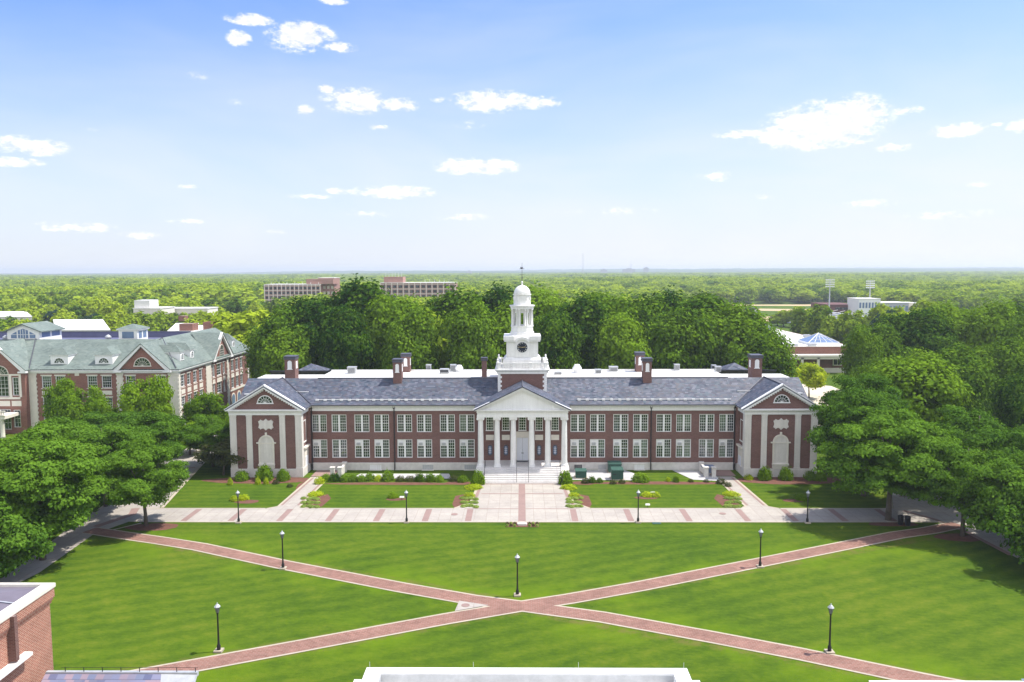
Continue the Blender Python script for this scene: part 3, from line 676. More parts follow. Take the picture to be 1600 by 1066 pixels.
# wings
for s in (-1, 1):
    xc = c0 + s*37.4; Y = 114.0
    m = MB(); m.box(xc-5.0, xc+5.0, Y+.12, 118.4, 1.2, 9.3)
    xi = xc - s*5.22
    m.wall(117.7-117.7, 1, 0, 1, [(0, 1, 0, 1)], 0, 0)
    m.build('wall', 'hall_brick', hall)
    m = MB(); m.prism_y([(xc-5.3, 10.0), (xc+5.3, 10.0), (xc, 13.15)], Y+.10, Y+.45); m.build('tympanum', 'hall_brick', hall)
    m = MB(); m.box(xc-5.3, xc+5.3, Y-.12, 118.6, -.2, 1.1); m.box(xc-5.3, xc+5.3, Y-.04, 118.6, 1.1, 1.22); m.build('basement_wall', 'basement_stone', hall)
    for dx, wd in ((-4.78, .95), (-2.42, .82), (2.42, .82), (4.78, .95)):
        m = MB(); z = 1.22
        while z < 9.15:
            z2 = min(z+.52, 9.2); m.box(xc+dx-wd/2, xc+dx+wd/2, Y-.03, Y+.2, z, z2-.035); m.box(xc+dx-wd/2+.02, xc+dx+wd/2-.02, Y, Y+.18, z2-.035, z2); z = z2
        m.box(xc+dx-wd/2-.05, xc+dx+wd/2+.05, Y-.08, Y+.2, 9.0, 9.2); m.box(xc+dx-wd/2-.05, xc+dx+wd/2+.05, Y-.08, Y+.2, 1.2, 1.4)
        m.build('pilaster', 'limestone', hall)
    # corner stones wrap on the sides
    m = MB()
    for q in (-1, 1): m.box(xc+q*5.05, xc+q*5.24, Y+.2, Y+1.0, 1.22, 9.2)
    for q in (-1, 1): m.box(xc+q*5.0, xc+q*5.2, Y+1.0, 118.3, 1.22, 9.2) if False else None
    m.build('corner_stone', 'limestone', hall)
    m = MB(); m.box(xc-5.32, xc+5.32, Y-.1, 118.0, 9.2, 9.62)
    m.box(xc-5.42, xc+5.42, Y-.18, 118.0, 9.62, 9.70); m.box(xc-5.7, xc+5.7, Y-.55, 117.9, 9.86, 10.02); n = 31
    m.box(xc-5.36, xc+5.36, Y-.14, 118.0, 9.70, 9.86)
    for i in range(n): m.box(xc-5.3+i*.342, xc-5.12+i*.342, Y-.36, Y-.14, 9.70, 9.86)
    for q in (-1, 1):   # raking cornice
        a = [(xc+q*5.85, 9.98), (xc+q*5.85, 10.10), (xc, 13.72), (xc, 13.12), (xc+q*5.0, 10.03)]
        if q > 0: a = a[::-1]
        m.prism_y(a[::-1] if q > 0 else a[::-1], Y-.5, Y+.09)
        for i in range(15):
            tt = (i+.6)/15.5; x = xc+q*(5.0*(1-tt)); z = 10.0+3.02*tt; m.box(x-.09, x+.09, Y-.3, Y+.1, z-.13, z+.12)
    m.build('cornice', 'white_paint', hall)
    w = window(hall, xc, Y+.01, 10.95, ('fan', 2.3, 0, 7, 0)); w.name = 'fanlight'
    # carved plaque
    m = MB(); zc = 7.78
    m.box(xc-.98, xc+.98, Y+.02, Y+.14, zc-.58, zc+.58)
    m.prism_y([(xc-.3, zc+.58), (xc+.3, zc+.58), (xc, zc+.86)], Y+.02, Y+.14); m.prism_y([(xc-.3, zc-.58), (xc, zc-.86), (xc+.3, zc-.58)], Y+.02, Y+.14)
    for q in (-1, 1):
        m.prism_y([(xc+q*.98, zc+.45), (xc+q*.98, zc+.05), (xc+q*1.12, zc+.5)][::-q], Y+.03, Y+.13); m.prism_y([(xc+q*.98, zc-.05), (xc+q*.98, zc-.45), (xc+q*1.12, zc-.5)][::-q], Y+.03, Y+.13)
        m.prism_y([(xc+q*.7-.16, zc+.58), (xc+q*.7+.16, zc+.58), (xc+q*.8, zc+.74)], Y+.02, Y+.14); m.prism_y([(xc+q*.7-.16, zc-.58), (xc+q*.8, zc-.74), (xc+q*.7+.16, zc-.58)], Y+.02, Y+.14)
    m.disc(xc, zc, .42, Y-.02, Y+.02, 20); m.ring(xc, zc, .5, .58, Y-.02, Y+.02, 0, 360, 20); m.build('plaque', 'limestone', hall)
    # arched stone niche
    m = MB(); m.arch(xc, 1.22, 1.9, 5.1, Y+.06, Y+.14); m.box(xc-.55, xc+.55, Y+.02, Y+.06, 2.4, 4.9)
    q_ = m.build('niche', 'limestone', hall)
    m = MB(); m.ring(xc, 5.1, .92, 1.14, Y-.06, Y+.13, 0, 180, 16); m.box(xc-1.14, xc-.92, Y-.06, Y+.13, 1.3, 5.1); m.box(xc+.92, xc+1.14, Y-.06, Y+.13, 1.3, 5.1)
    m.box(xc-1.42, xc-.9, Y-.1, Y+.13, 4.98, 5.16); m.box(xc+.9, xc+1.42, Y-.1, Y+.13, 4.98, 5.16); m.box(xc-.9, xc+.9, Y+.0, Y+.07, 4.95, 5.1)
    m.box(xc-1.2, xc+1.2, Y-.25, Y+.06, 1.75, 1.98); m.box(xc-1.0, xc+1.0, Y-.15, Y+.06, 1.2, 1.75); m.box(xc-.13, xc+.13, Y-.12, Y+.13, 6.15, 6.6); m.build('niche_surround', 'cream_stone', q_)
    # inner return: window above a side door, outer return: windows
    rz = R(90) if s < 0 else R(-90)
    xf = xc - s*5.02
    window(hall, xf, 116.4, 4.8, ('stone', 1.5, 3.2, 3, 6), rz)
    m = MB(); xo = xc - s*5.2; x0, x1 = sorted((xc-s*5.0, xo)); m.box(x0, x1, 115.3, 117.5, .1, 3.9); x0, x1 = sorted((xc-s*5.0, xc-s*5.45)); m.box(x0, x1, 115.1, 117.7, 3.9, 4.15); q_ = m.build('door_surround', 'cream_stone', hall)
    m = MB(); x0, x1 = sorted((xc-s*5.2, xc-s*5.26)); m.box(x0, x1, 115.75, 117.05, .12, 2.6); m.build('door', 'door_paint', hall)
# portico
PY = 114.0
st = MB(); nst = 9
for i in range(nst): st.box(c0-5.55, c0+5.55, 110.45+i*.36, 118.2, 1.5*i/nst if i else -.1, 1.5*(i+1)/nst)
st.build('steps', 'steps_stone', hall)
ck = MB()
for s in (-1, 1):
    x0, x1 = sorted((c0+s*5.55, c0+s*6.75)); ck.prism_x([(112.6, -.1), (118.2, -.1), (118.2, 1.5), (113.6, 1.5), (112.6, 1.0)], x0, x1)
ck.build('cheek_wall', 'basement_stone', hall)
w = MB(); w.box(c0-6.72, c0-.95, HY-.1, HY+.3, 1.5, 9.0); w.box(c0+.95, c0+6.72, HY-.1, HY+.3, 1.5, 9.0); w.box(c0-.95, c0+.95, HY-.1, HY+.3, 5.9, 9.0)
w.build('wall', 'hall_brick', hall)
colx = [-6.1, -3.7, -1.33, 1.33, 3.7, 6.1]
for x in colx:
    m = MB(); m.box(c0+x-.52, c0+x+.52, PY-.05, PY+.99, 1.5, 1.66); m.lathe(c0+x, PY+.47, [(.5, 1.66), (.5, 1.8), (.43, 1.9), (.425, 3.5), (.41, 5.5), (.385, 7.2), (.36, 8.35), (.40, 8.42), (.40, 8.5)], 20)
    o = m.build('column', 'old_white_paint', hall)
    m = MB(); m.box(c0+x-.5, c0+x+.5, PY+.02, PY+.92, 8.66, 8.80)
    for q in (-1, 1): m.disc(c0+x+q*.4, 8.55, .18, PY+.0, PY+.9, 14)
    m.box(c0+x-.4, c0+x+.4, PY+.05, PY+.88, 8.5, 8.67); m.build('capital', 'old_white_paint', o)
m = MB(); m.box(c0-6.62, c0+6.62, PY, HY-.12, 8.80, 9.08); m.box(c0-6.58, c0+6.58, PY+.04, HY-.12, 9.08, 9.48); m.box(c0-6.66, c0+6.66, PY-.04, HY-.12, 9.48, 9.58); m.box(c0-6.62, c0+6.62, PY+.0, HY-.12, 9.58, 9.78)
for i in range(39): m.box(c0-6.6+i*.342, c0-6.42+i*.342, PY-.22, PY, 9.60, 9.76)
m.box(c0-6.95, c0+6.95, PY-.38, HY-.62, 9.78, 9.94)
m.build('entablature', 'white_paint', hall)
m = MB(); m.prism_y([(c0-6.3, 9.9), (c0+6.3, 9.9), (c0, 12.9)], PY+.1, PY+.4); m.build('tympanum', 'white_paint', hall)
m = MB()
for q in (-1, 1):
    a = [(c0+q*7.08, 9.92), (c0+q*7.08, 10.04), (c0, 13.30), (c0, 12.88), (c0+q*6.4, 9.95)]
    m.prism_y(a[::-1], PY-.45, PY+.11)
    for i in range(19): tt = (i+.6)/19.5; x = c0+q*6.2*(1-tt); z = 9.96+2.88*tt; m.box(x-.08, x+.08, PY-.25, PY+.1, z-.1, z+.1)
m.build('raking_cornice', 'white_paint', hall)
for x in (-4.9, -2.5, 0, 2.5, 4.9):
    w = window(hall, c0+x, HY-.16, 6.1 if x else 6.1, ('arch', 1.12, 2.6, 3, 6)); 
    if x:
        m = MB(); m.box(c0+x-.6, c0+x+.6, HY-.16, HY-.09, 4.6, 5.4); m.build('stone_panel', 'cream_stone', hall)
        m = MB(); zc = 3.05
        m.prism_y([(c0+x-.36, zc-.5), (c0+x-.18, zc-.82), (c0+x+.18, zc-.82), (c0+x+.36, zc-.5), (c0+x+.36, zc+.5), (c0+x+.18, zc+.82), (c0+x-.18, zc+.82), (c0+x-.36, zc+.5)], HY-.17, HY-.1); q_ = m.build('niche_window', 'ridge_lead', hall)
        m = MB(); m.box(c0+x-.2, c0+x+.2, HY-.19, HY-.171, zc-.6, zc+.6); m.build('pane', 'sky_glass', q_)
        m = MB(); m.box(c0+x-.02, c0+x+.02, HY-.205, HY-.191, zc-.6, zc+.6)
        for z in (-.3, 0, .3): m.box(c0+x-.2, c0+x+.2, HY-.204, HY-.191, zc+z-.02, zc+z+.02)
        m.build('glazing_bars', 'white_paint', q_)
m = MB(); m.box(c0-1.0, c0-.86, HY-.2, HY-.05, 1.5, 5.0); m.box(c0+.86, c0+1.0, HY-.2, HY-.05, 1.5, 5.0); m.box(c0-1.12, c0+1.12, HY-.3, HY-.05, 5.0, 5.9); m.box(c0-.9, c0+.9, HY-.32, HY-.3, 5.15, 5.7); m.build('door_surround', 'cream_stone', hall)
m = MB(); m.box(c0-.86, c0-.01, HY-.14, HY-.04, 1.52, 4.95); m.box(c0+.01, c0+.86, HY-.14, HY-.04, 1.52, 4.95)
for q in (-1, 1):
    for z0, z1 in ((1.8, 2.8), (3.0, 3.9), (4.1, 4.75)): x0, x1 = sorted((c0+q*.15, c0+q*.72)); m.box(x0, x1, HY-.16, HY-.14, z0, z1)
d_ = m.build('door', 'door_paint', hall)
m = MB(); m.box(c0-.12, c0-.06, HY-.2, HY-.16, 2.5, 2.75); m.box(c0+.06, c0+.12, HY-.2, HY-.16, 2.5, 2.75); m.build('handle', 'dark_metal', d_)
m = MB(); m.box(c0-.95, c0+.95, 116.9, 117.7, 1.502, 1.54); tag(m.build('doormat', 'dark_metal'), 'black doormat lying before the white double doors of the portico', 'doormat')
def rail(x):
    m = MB(); pts = [(x, 110.5, .9), (x, 113.6, 2.42), (x, 114.4, 2.42)]
    m.tube(pts, .035, 6)
    for yb, zb, zt in ((110.5, .0, .9), (112.0, .7, 1.63), (113.6, 1.45, 2.42), (114.4, 1.5, 2.42)): m.box(x-.025, x+.025, yb-.025, yb+.025, zb, zt)
    m.build('handrail', 'black_iron', hall)
for x in (-.85, .85, -5.45, 5.45): rail(c0+x)
# chimneys
def chimney(px, y0b, pxw, yt, Yp, dep, louvre=True, cap='ridge_lead'):
    x = P(px, yt+10, Yp)[0]; zt = P(px, yt, Yp)[1]; w_ = pxw*Yp/1244*.90; m = MB()
    zb = 11.2 if Yp > 120 else 10.5
    m.box(x-w_/2, x+w_/2, Yp, Yp+dep, zb, zt-.25)
    c = m.build('chimney', 'hall_brick', hall)
    m = MB(); m.box(x-w_/2-.12, x+w_/2+.12, Yp-.12, Yp+dep+.12, zt-.5, zt-.25); m.box(x-w_/2-.05, x+w_/2+.05, Yp-.05, Yp+dep+.05, zt-.25, zt-.1); m.box(x-w_/2-.14, x+w_/2+.14, Yp-.14, Yp+dep+.14, zt-.1, zt); m.build('cap', cap, c)
    if louvre:
        m = MB(); m.arch(x, zt-2.0, w_*.42, zt-1.0, Yp-.03, Yp-.002); m.box(x-w_*.27, x+w_*.27, Yp-.06, Yp-.002, zt-2.1, zt-2.0)
        q = -1 if x > 0 else 1
        xs0, xs1 = sorted((x+q*(w_/2+.002), x+q*(w_/2+.03))); m.box(xs0, xs1, Yp+dep*.3, Yp+dep*.7, zt-2.0, zt-.85); m.build('louvre', 'white_paint', c)
chimney(452.5, 590, 18, 557, 123.2, 2.0); chimney(620.5, 595, 15, 561.5, 121.6, 1.6); chimney(633.5, 580, 14.5, 553, 131.2, 1.6)
chimney(756.5, 587, 8.5, 559, 125.0, .9, False)
chimney(1000.5, 578, 14.5, 551, 131.2, 1.6); chimney(1011.8, 595, 15, 560, 121.6, 1.6); chimney(1183, 588, 18, 555, 123.2, 2.0)
# roof plant
def plant(px, py, w_, d_, h_, kind, zf=13.22):
    x, y = G(px, py, zf); m = MB(); nm = 'rooftop_unit'
    if kind == 'box':
        m.box(x-w_/2, x+w_/2, y, y+d_, zf, zf+h_); m.box(x-w_/2-.06, x+w_/2+.06, y-.06, y+d_+.06, zf+h_, zf+h_+.08); o = m.build(nm, 'galvanised', hall)
        m = MB()
        for i in range(5): m.box(x-w_*.4, x+w_*.4, y-.03, y-.002, zf+h_*(.2+i*.15), zf+h_*(.26+i*.15))
        m.build('grille', 'dark_metal', o)
    elif kind == 'dark':
        m.box(x-w_/2, x+w_/2, y, y+d_, zf+.15, zf+h_); o = m.build(nm, 'galvanised', hall); m = MB(); m.box(x-w_*.45, x+w_*.45, y-.03, y-.002, zf+.25, zf+h_-.15); m.box(x-w_*.5, x+w_*.5, y+.1, y+d_-.1, zf, zf+.15); m.build('grille', 'dark_metal', o)
    else:
        m.lathe(x, y+d_/2, [(w_*.36, zf), (w_*.36, zf+h_*.35), (w_*.52, zf+h_*.38), (w_*.55, zf+h_*.55), (w_*.4, zf+h_*.8), (w_*.3, zf+h_)], 16); m.build('roof_vent', 'white_paint', hall)
plant(549, 584.5, 1.35, 1.2, 1.05, 'box'); plant(557, 583, .5, .5, .35, 'vent'); plant(669.5, 579, .8, .8, .9, 'box'); plant(694, 584, 1.5, 1.2, .75, 'dark'); plant(708, 581, .9, .9, 1.1, 'box'); plant(717, 582, 1.25, 1.2, 1.15, 'vent')
plant(872, 585.5, 1.2, 1, .45, 'dark'); plant(902, 583, 1.4, 1.3, 1.35, 'vent'); plant(935, 584, 1.0, .9, .6, 'box'); plant(959, 581, 1.4, 1.2, .75, 'box'); plant(1058, 579.5, .85, .8, 1.0, 'box'); plant(1116, 578, .8, .8, .8, 'dark'); plant(1122.5, 581, .9, .8, .8, 'box'); plant(1084, 582, .5, .4, .35, 'vent')
plant(731, 583, .4, .4, .3, 'vent'); plant(600, 583, .35, .4, .25, 'vent')
# clock tower
TY0, TC = 119.9, 123.65
tw = MB(); tw.box(c0-3.45, c0+3.45, TY0, 127.4, 11.3, 14.4); tower = tw.build('clock_tower', 'hall_brick', hall)
m = MB()
for s in (-1, 1):
    for i in range(9):
        z = 11.4+i*.335; l = .62 if i % 2 else .42
        x0, x1 = sorted((c0+s*3.72, c0+s*(3.72-l))); m.box(x0, x1, TY0-.06, TY0+.5, z, z+.31)
        m.box(*sorted((c0+s*3.3, c0+s*3.72)), TY0+.5, TY0+.5+l, z, z+.31)
m.box(c0-3.75, c0+3.75, TY0-.08, 127.5, 14.38, 14.5)
m.build('quoins', 'white_paint', tower)
m = MB(); m.box(c0-3.9, c0+3.9, TY0-.2, 127.55, 14.45, 14.7); m.frus(c0-3.9, c0+3.9, TY0-.2, 127.55, 14.7, c0-4.12, c0+4.12, TY0-.42, 127.75, 14.95); m.box(c0-4.15, c0+4.15, TY0-.45, 127.8, 14.95, 15.12)
m.build('cornice', 'old_white_paint', tower)
# balustrade
m = MB()
bx, by0, by1 = 3.5, TY0+.05, TC+3.6
def balrow(x0, y0, x1, y1):
    L = math.hypot(x1-x0, y1-y0); n = int(L/.22)
    for i in range(n+1):
        x, y = x0+(x1-x0)*i/n, y0+(y1-y0)*i/n; m.lathe(x, y, [(.05, 15.25), (.075, 15.42), (.04, 15.7), (.055, 15.95)], 6)
    w_ = .09
    if abs(x1-x0) > abs(y1-y0): m.box(x0, x1, y0-w_, y0+w_, 15.95, 16.08); m.box(x0, x1, y0-w_, y0+w_, 15.12, 15.25)
    else: m.box(x0-w_, x0+w_, y0, y1, 15.95, 16.08); m.box(x0-w_, x0+w_, y0, y1, 15.12, 15.25)
balrow(c0-bx, by0, c0+bx, by0); balrow(c0-bx, by0, c0-bx, by1); balrow(c0+bx, by0, c0+bx, by1); balrow(c0-bx, by1, c0+bx, by1)
for x, y in ((-bx, by0), (bx, by0), (-bx, by1), (bx, by1), (-1.25, by0), (1.25, by0), (bx, TC), (-bx, TC)): m.box(c0+x-.2, c0+x+.2, y-.2, y+.2, 15.12, 16.14)
for q in (-1, 1):
    x0, x1 = sorted((c0+q*3.35, c0+q*4.0))
    for y in (by0+.35, by1-.35): m.lathe(c0+q*3.75, y, [(.22, 15.12), (.26, 15.4), (.15, 15.7), (.24, 16.0), (.1, 16.35), (.16, 16.5), (.02, 16.7)], 10)
m.build('balustrade', 'old_white_paint', tower)
# clock stage
m = MB(); F0 = TC-2.4
m.box(c0-2.85, c0+2.85, TC-2.85, TC+2.85, 15.12, 16.4); m.frus(c0-2.85, c0+2.85, TC-2.85, TC+2.85, 16.4, c0-2.55, c0+2.55, TC-2.55, TC+2.55, 16.75)
m.box(c0-2.42, c0+2.42, TC-2.42, TC+2.42, 16.75, 19.25)
for s in (-1, 1): m.box(*sorted((c0+s*1.3, c0+s*2.3)), TC-2.46, TC-2.42, 16.95, 19.1)
m.box(c0-1.22, c0+1.22, TC-2.50, TC-2.42, 16.8, 18.3); m.disc(c0, 18.3, 1.22, TC-2.50, TC-2.42, 20, 0, 180)
# cornice that arches over the clock
for s in (-1, 1):
    for sy in (-1, 1):
        x0, x1 = sorted((c0+s*1.2, c0+s*2.75)); ya, yb = sorted((TC+sy*2.42, TC+sy*2.75)); m.box(x0, x1, ya, yb, 19.2, 19.42); ya, yb = sorted((TC+sy*2.0, TC+sy*2.85)); m.box(*sorted((c0+s*1.25, c0+s*2.85)), ya, yb, 19.42, 20.05)
    x0, x1 = sorted((c0+s*2.42, c0+s*2.75)); m.box(x0, x1, TC-2.42, TC+2.42, 19.2, 19.42); m.box(*sorted((c0+s*2.0, c0+s*2.84)), TC-2.0, TC+2.0, 19.42, 20.04)
m.ring(c0, 18.3, 1.22, 1.62, TC-2.8, TC-2.40, 38, 142, 16)
m.box(c0-1.25, c0+1.25, TC-2.4, TC+2.4, 19.25, 19.9); m.box(c0-2.0, c0+2.0, TC-2.0, TC+2.0, 19.9, 20.15)
m.build('clock_stage', 'old_white_paint', tower)
zc = 18.32; m = MB(); m.disc(c0, zc, .80, TC-2.56, TC-2.50, 40); cf = m.build('clock_face', 'clock_black', tower)
m = MB(); m.ring(c0, zc, .80, .88, TC-2.60, TC-2.50, 0, 360, 36); m.build('bezel', 'white_paint', cf)
for i, s_ in enumerate(['XII', 'I', 'II', 'III', 'IIII', 'V', 'VI', 'VII', 'VIII', 'IX', 'X', 'XI']):
    a = R(90-30*i); m = MB(); wds = {'I': .045, 'V': .10, 'X': .10}; tot = sum(wds[ch] for ch in s_)*1.0; u = -tot/2; h2 = .085; th = .011
    def stroke(ax, az, bx_, bz):
        d = Vector((bx_-ax, bz-az)); n_ = Vector((-d.y, d.x)).normalized()*th
        pts = [(ax+n_.x, az+n_.y), (ax-n_.x, az-n_.y), (bx_-n_.x, bz-n_.y), (bx_+n_.x, bz+n_.y)]
        rot = a - R(90); ca, sa = math.cos(rot), math.sin(rot)
        q = [(c0 + .64*math.cos(a) + x*ca - z*sa, zc + .64*math.sin(a) + x*sa + z*ca) for x, z in pts]
        m.prism_y(q, TC-2.575, TC-2.561)
    for ch in s_:
        w_ = wds[ch]; cx_ = u + w_/2
        if ch == 'I': stroke(cx_, -h2, cx_, h2)
        if ch == 'V': stroke(cx_-w_*.4, h2, cx_, -h2); stroke(cx_, -h2, cx_+w_*.4, h2)
        if ch == 'X': stroke(cx_-w_*.4, h2, cx_+w_*.4, -h2); stroke(cx_-w_*.4, -h2, cx_+w_*.4, h2)
        u += w_
    m.build('numeral', 'white_paint', cf)
def hand(ang, L, w_):
    m = MB(); a = R(90-ang); ca, sa = math.cos(a), math.sin(a); nx, nz = -sa*w_, ca*w_
    m.prism_y([(c0-ca*.1-nx, zc-sa*.1-nz), (c0+ca*L*.7-nx, zc+sa*L*.7-nz), (c0+ca*L, zc+sa*L), (c0+ca*L*.7+nx, zc+sa*L*.7+nz), (c0-ca*.1+nx, zc-sa*.1+nz)], TC-2.60, TC-2.58); m.build('clock_hand', 'gold', cf)
hand(276, .70, .022); hand(83, .60, .035)
# belfry
m = MB(); m.lathe(c0, TC, [(1.98, 20.1), (1.98, 20.5), (1.85, 20.6), (1.8, 21.3), (1.9, 21.4), (1.9, 21.55)], 8, .5)
m.build('belfry_base', 'old_white_paint', tower, False)
m = MB()
for i in range(8):
    a = 2*math.pi*(i+.5)/8; b_ = 2*math.pi*(i+1.5)/8
    # pier walls between the openings of the drum core
    for f0, f1 in ((0, .30), (.70, 1)):
        A, B = a+(b_-a)*f0, a+(b_-a)*f1
        q = lambda t_, r: (c0+r*math.cos(t_), TC+r*math.sin(t_))
        pts = [q(A, 1.22), q(A, 1.38), q(B, 1.38), q(B, 1.22)]; m.prism_z(pts[::-1] if False else [pts[0], pts[1], pts[2], pts[3]], 21.55, 23.9)
    A, B = a+(b_-a)*.3, a+(b_-a)*.7; pts = [q(A, 1.22), q(A, 1.38), q(B, 1.38), q(B, 1.22)]; m.prism_z(pts, 23.5, 23.9)
m.lathe(c0, TC, [(1.4, 23.88), (1.4, 24.3)], 24)
m.build('belfry_core', 'old_white_paint', tower)
for i in range(8):
    a = 2*math.pi*(i+.5)/8
    for da in (-.11, .11):
        m = MB(); m.lathe(c0+1.62*math.cos(a+da), TC+1.62*math.sin(a+da), [(.17, 21.55), (.17, 21.65), (.135, 21.7), (.115, 23.9), (.17, 23.95), (.17, 24.1)], 8); m.build('belfry_column', 'old_white_paint', tower, True)
m = MB(); m.lathe(c0, TC, [(1.78, 24.1), (1.78, 24.4), (1.95, 24.5), (1.97, 24.68), (1.35, 24.72), (1.33, 24.8), (1.3, 26.15), (1.42, 26.25), (1.42, 26.4)], 32)
for i in range(12):
    a = 2*math.pi*i/12; m.box(c0+1.3*math.cos(a)-.09, c0+1.3*math.cos(a)+.09, TC+1.3*math.sin(a)-.09, TC+1.3*math.sin(a)+.09, 25.5, 26.0)
m.build('drum', 'old_white_paint', tower)
m = MB(); m.lathe(c0, TC, [(1.3, 26.4)] + [(1.3*math.cos(R(t_)), 26.4+1.35*math.sin(R(t_))) for t_ in range(10, 86, 8)] + [(.14, 27.8), (.1, 28.05), (.18, 28.2), (.05, 28.4)], 32); m.build('dome', 'old_white_paint', tower, True)
m = MB(); m.tube([(c0, TC, 28.3), (c0, TC, 31.2)], [.045, .02], 6); m.lathe(c0, TC, [(.02, 28.75), (.12, 28.87), (.02, 29.0)], 8); m.box(c0-.4, c0+.4, TC-.02, TC+.02, 29.35, 29.39); m.box(c0-.02, c0+.02, TC-.4, TC+.4, 29.35, 29.39)
m.prism_y([(c0-.42, 30.25), (c0+.35, 30.25), (c0+.35, 30.31), (c0-.42, 30.31)], TC-.02, TC+.02); m.prism_y([(c0-.25, 30.31), (c0+.1, 30.31), (c0+.15, 30.6), (c0-.02, 30.45), (c0-.22, 30.62)], TC-.02, TC+.02); m.build('weather_vane', 'dark_metal', tower)

# ------------------------------------------------------------------ left building (axis aligned, corner at -64.2, 146.6)
LX, LY = -64.2, 146.7
lib = empty('brick_academic_building', (LX, LY, 0), 'three storey red brick building with grey green hipped roof and dormers, left of the hall', 'building')
def facade(origin, rz):
    return Matrix.Translation(origin) @ Matrix.Rotation(rz, 4, 'Z')
FR = facade((LX, LY, 0), 0); SD = facade((LX, LY, 0), R(90))   # local x runs right / away, outer face to -y
def addwin(mx, rz, u, z, key, y=.12, blind=0.0):
    p = mx @ Vector((u, y, 0)); return window(lib, p.x, p.y, z, key, rz, blind)
ops = []
fro_win = [(-25.7, 0), (-22.9, 0), (-17.2, 0), (-14.3, 0), (-9.7, 1), (-2.0, 1)]
W1 = 1.85
wins = []
for u, t_ in [(-24.7, 0), (-22.1, 0), (-16.1, 0), (-13.4, 0), (-8.9, 1), (-3.1, 1)]:
    for z, h in ((8.45, 2.25), (4.5, 2.1), (.9, 2.4)): wins.append((u, z, h))
m = MB(); m.wall(-28.2, 0, 0, 11.6, [(u-W1/2, u+W1/2, z, z+h) for u, z, h in wins], 0, .4); m.build('wall', 'orange_brick', lib, mx=FR)
for u, z, h in wins:
    addwin(FR, 0, u, z, ('single', W1, h, 4, 4), blind=_wr.choice([0, 0, .4]))
m = MB()
for u, z, h in wins:
    m.box(u-W1/2-.14, u+W1/2+.14, -.06, .1, z+h, z+h+.22); m.box(u-W1/2-.14, u+W1/2+.14, -.06, .1, z-.22, z-.1)
    if z > 8: m.box(u-.95, u+.95, -.03, .02, z-1.35, z-.55)
m.box(-19.3, -18.5, -.06, .05, 10.7, 11.5)
m.build('stone_trim', 'cream_stone', lib, mx=FR)
# side wall (faces right)
sw = []
for u in (2.2, 4.95, 7.85, 10.7): sw += [(u, 8.3, 2.3, 1.7), (u, 4.5, 2.0, 1.7), (u, .9, 2.4, 1.7)]
for u, w_ in ((17.3, 1.3), (20.3, 2.6), (23.1, 1.3)): sw += [(u, 8.1, 2.5, w_), (u, 4.4, 2.3, w_)]
for u in (28.1, 30.9, 33.7): sw += [(u, 8.0, 2.5, 1.7), (u, 4.2, 2.4, 1.7)]
m = MB(); m.wall(.4, 39.0, 0, 11.6, [(u-w_/2, u+w_/2, z, z+h) for u, z, h, w_ in sw], 0, .4); m.box(38.6, 39.0, .4, 12, 0, 11.6); m.build('wall', 'orange_brick', lib, mx=SD)
for u, z, h, w_ in sw: addwin(SD, R(90), u, z, ('single', w_, h, 2, 4), blind=_wr.choice([0, 0, .4]))
m = MB()
for u, z, h, w_ in sw:
    m.box(u-w_/2-.12, u+w_/2+.12, -.06, .1, z+h, z+h+.2); m.box(u-w_/2-.12, u+w_/2+.12, -.06, .1, z-.22, z-.1)
    if z > 7.5: m.box(u-w_/2, u+w_/2, -.03, .02, z-1.35, z-.5)
m.box(26, 39.0, -.1, .05, 3.6, 3.95)
for u in (28.1, 31.6, 35.6): m.ring(u, 1.9, .95, 1.25, -.05, .05, 0, 180, 12); m.box(u-1.25, u-.95, -.05, .05, 0, 1.9); m.box(u+.95, u+1.25, -.05, .05, 0, 1.9)
m.build('stone_trim', 'cream_stone', lib, mx=SD)
m = MB()
for u in (28.1, 31.6, 35.6): m.arch(u, 0, 1.9, 1.9, -.02, -.002)
m.build('arched_opening', 'sky_glass', lib, mx=SD)
# quoined corner piers
def pier(mx, u0, u1, y=-.12):
    m = MB(); z = 0; i = 0
    while z < 11.5:
        e = .14 if i % 2 else 0; m.box(u0-e, u1+e, y, .1, z, z+.36); z += .40; i += 1
    m.box(u0, u1, y+.04, .1, 0, 11.5); m.build('corner_pier', 'cream_stone', lib, mx=mx)
for a, b_ in ((-1.7, .12), (-11.4, -10.3), (-28.2, -26.6)): pier(FR, a, b_)
for a, b_ in ((-.1, .9), (13.2, 15.9), (24.7, 25.8), (37.6, 39.0)): pier(SD, a, b_)
# gables: front pavilion, side gable, left entrance pavilion
def gable(mx, uc, hw, zt, y, fan, m_=None):
    m = MB(); m.prism_y([(uc-hw, 11.5), (uc+hw, 11.5), (uc, zt)], y, y+.3); g_ = m.build('gable', 'orange_brick', lib, mx=mx)
    m = MB()
    for q in (-1, 1):
        a = [(uc+q*(hw+.6), 11.55), (uc+q*(hw+.6), 11.95), (uc, zt+.75), (uc, zt+.15), (uc+q*(hw-.1), 11.6)]; m.prism_y(a[::-1] if q > 0 else a, y-.45, y+.05)
        m.box(*sorted((uc+q*(hw-.8), uc+q*(hw+.7))), y-.5, y+.3, 11.4, 11.7)
    m.build('raking_cornice', 'white_paint', lib, mx=mx)
gable(FR, -6.3, 4.7, 16.1, -.4, True); gable(SD, 21.4, 4.9, 16.4, -.25, True)
m = MB(); m.wall(-11.2, -.8, 0, 11.5, [(u-W1/2, u+W1/2, z, z+h) for u, z, h in wins if u > -10], -.38, -.02) if False else None
p = FR @ Vector((-6.3, -.5, 0)); window(lib, p.x, p.y, 12.6, ('fan', 3.2, 0, 8, 0, 'cream_stone'))
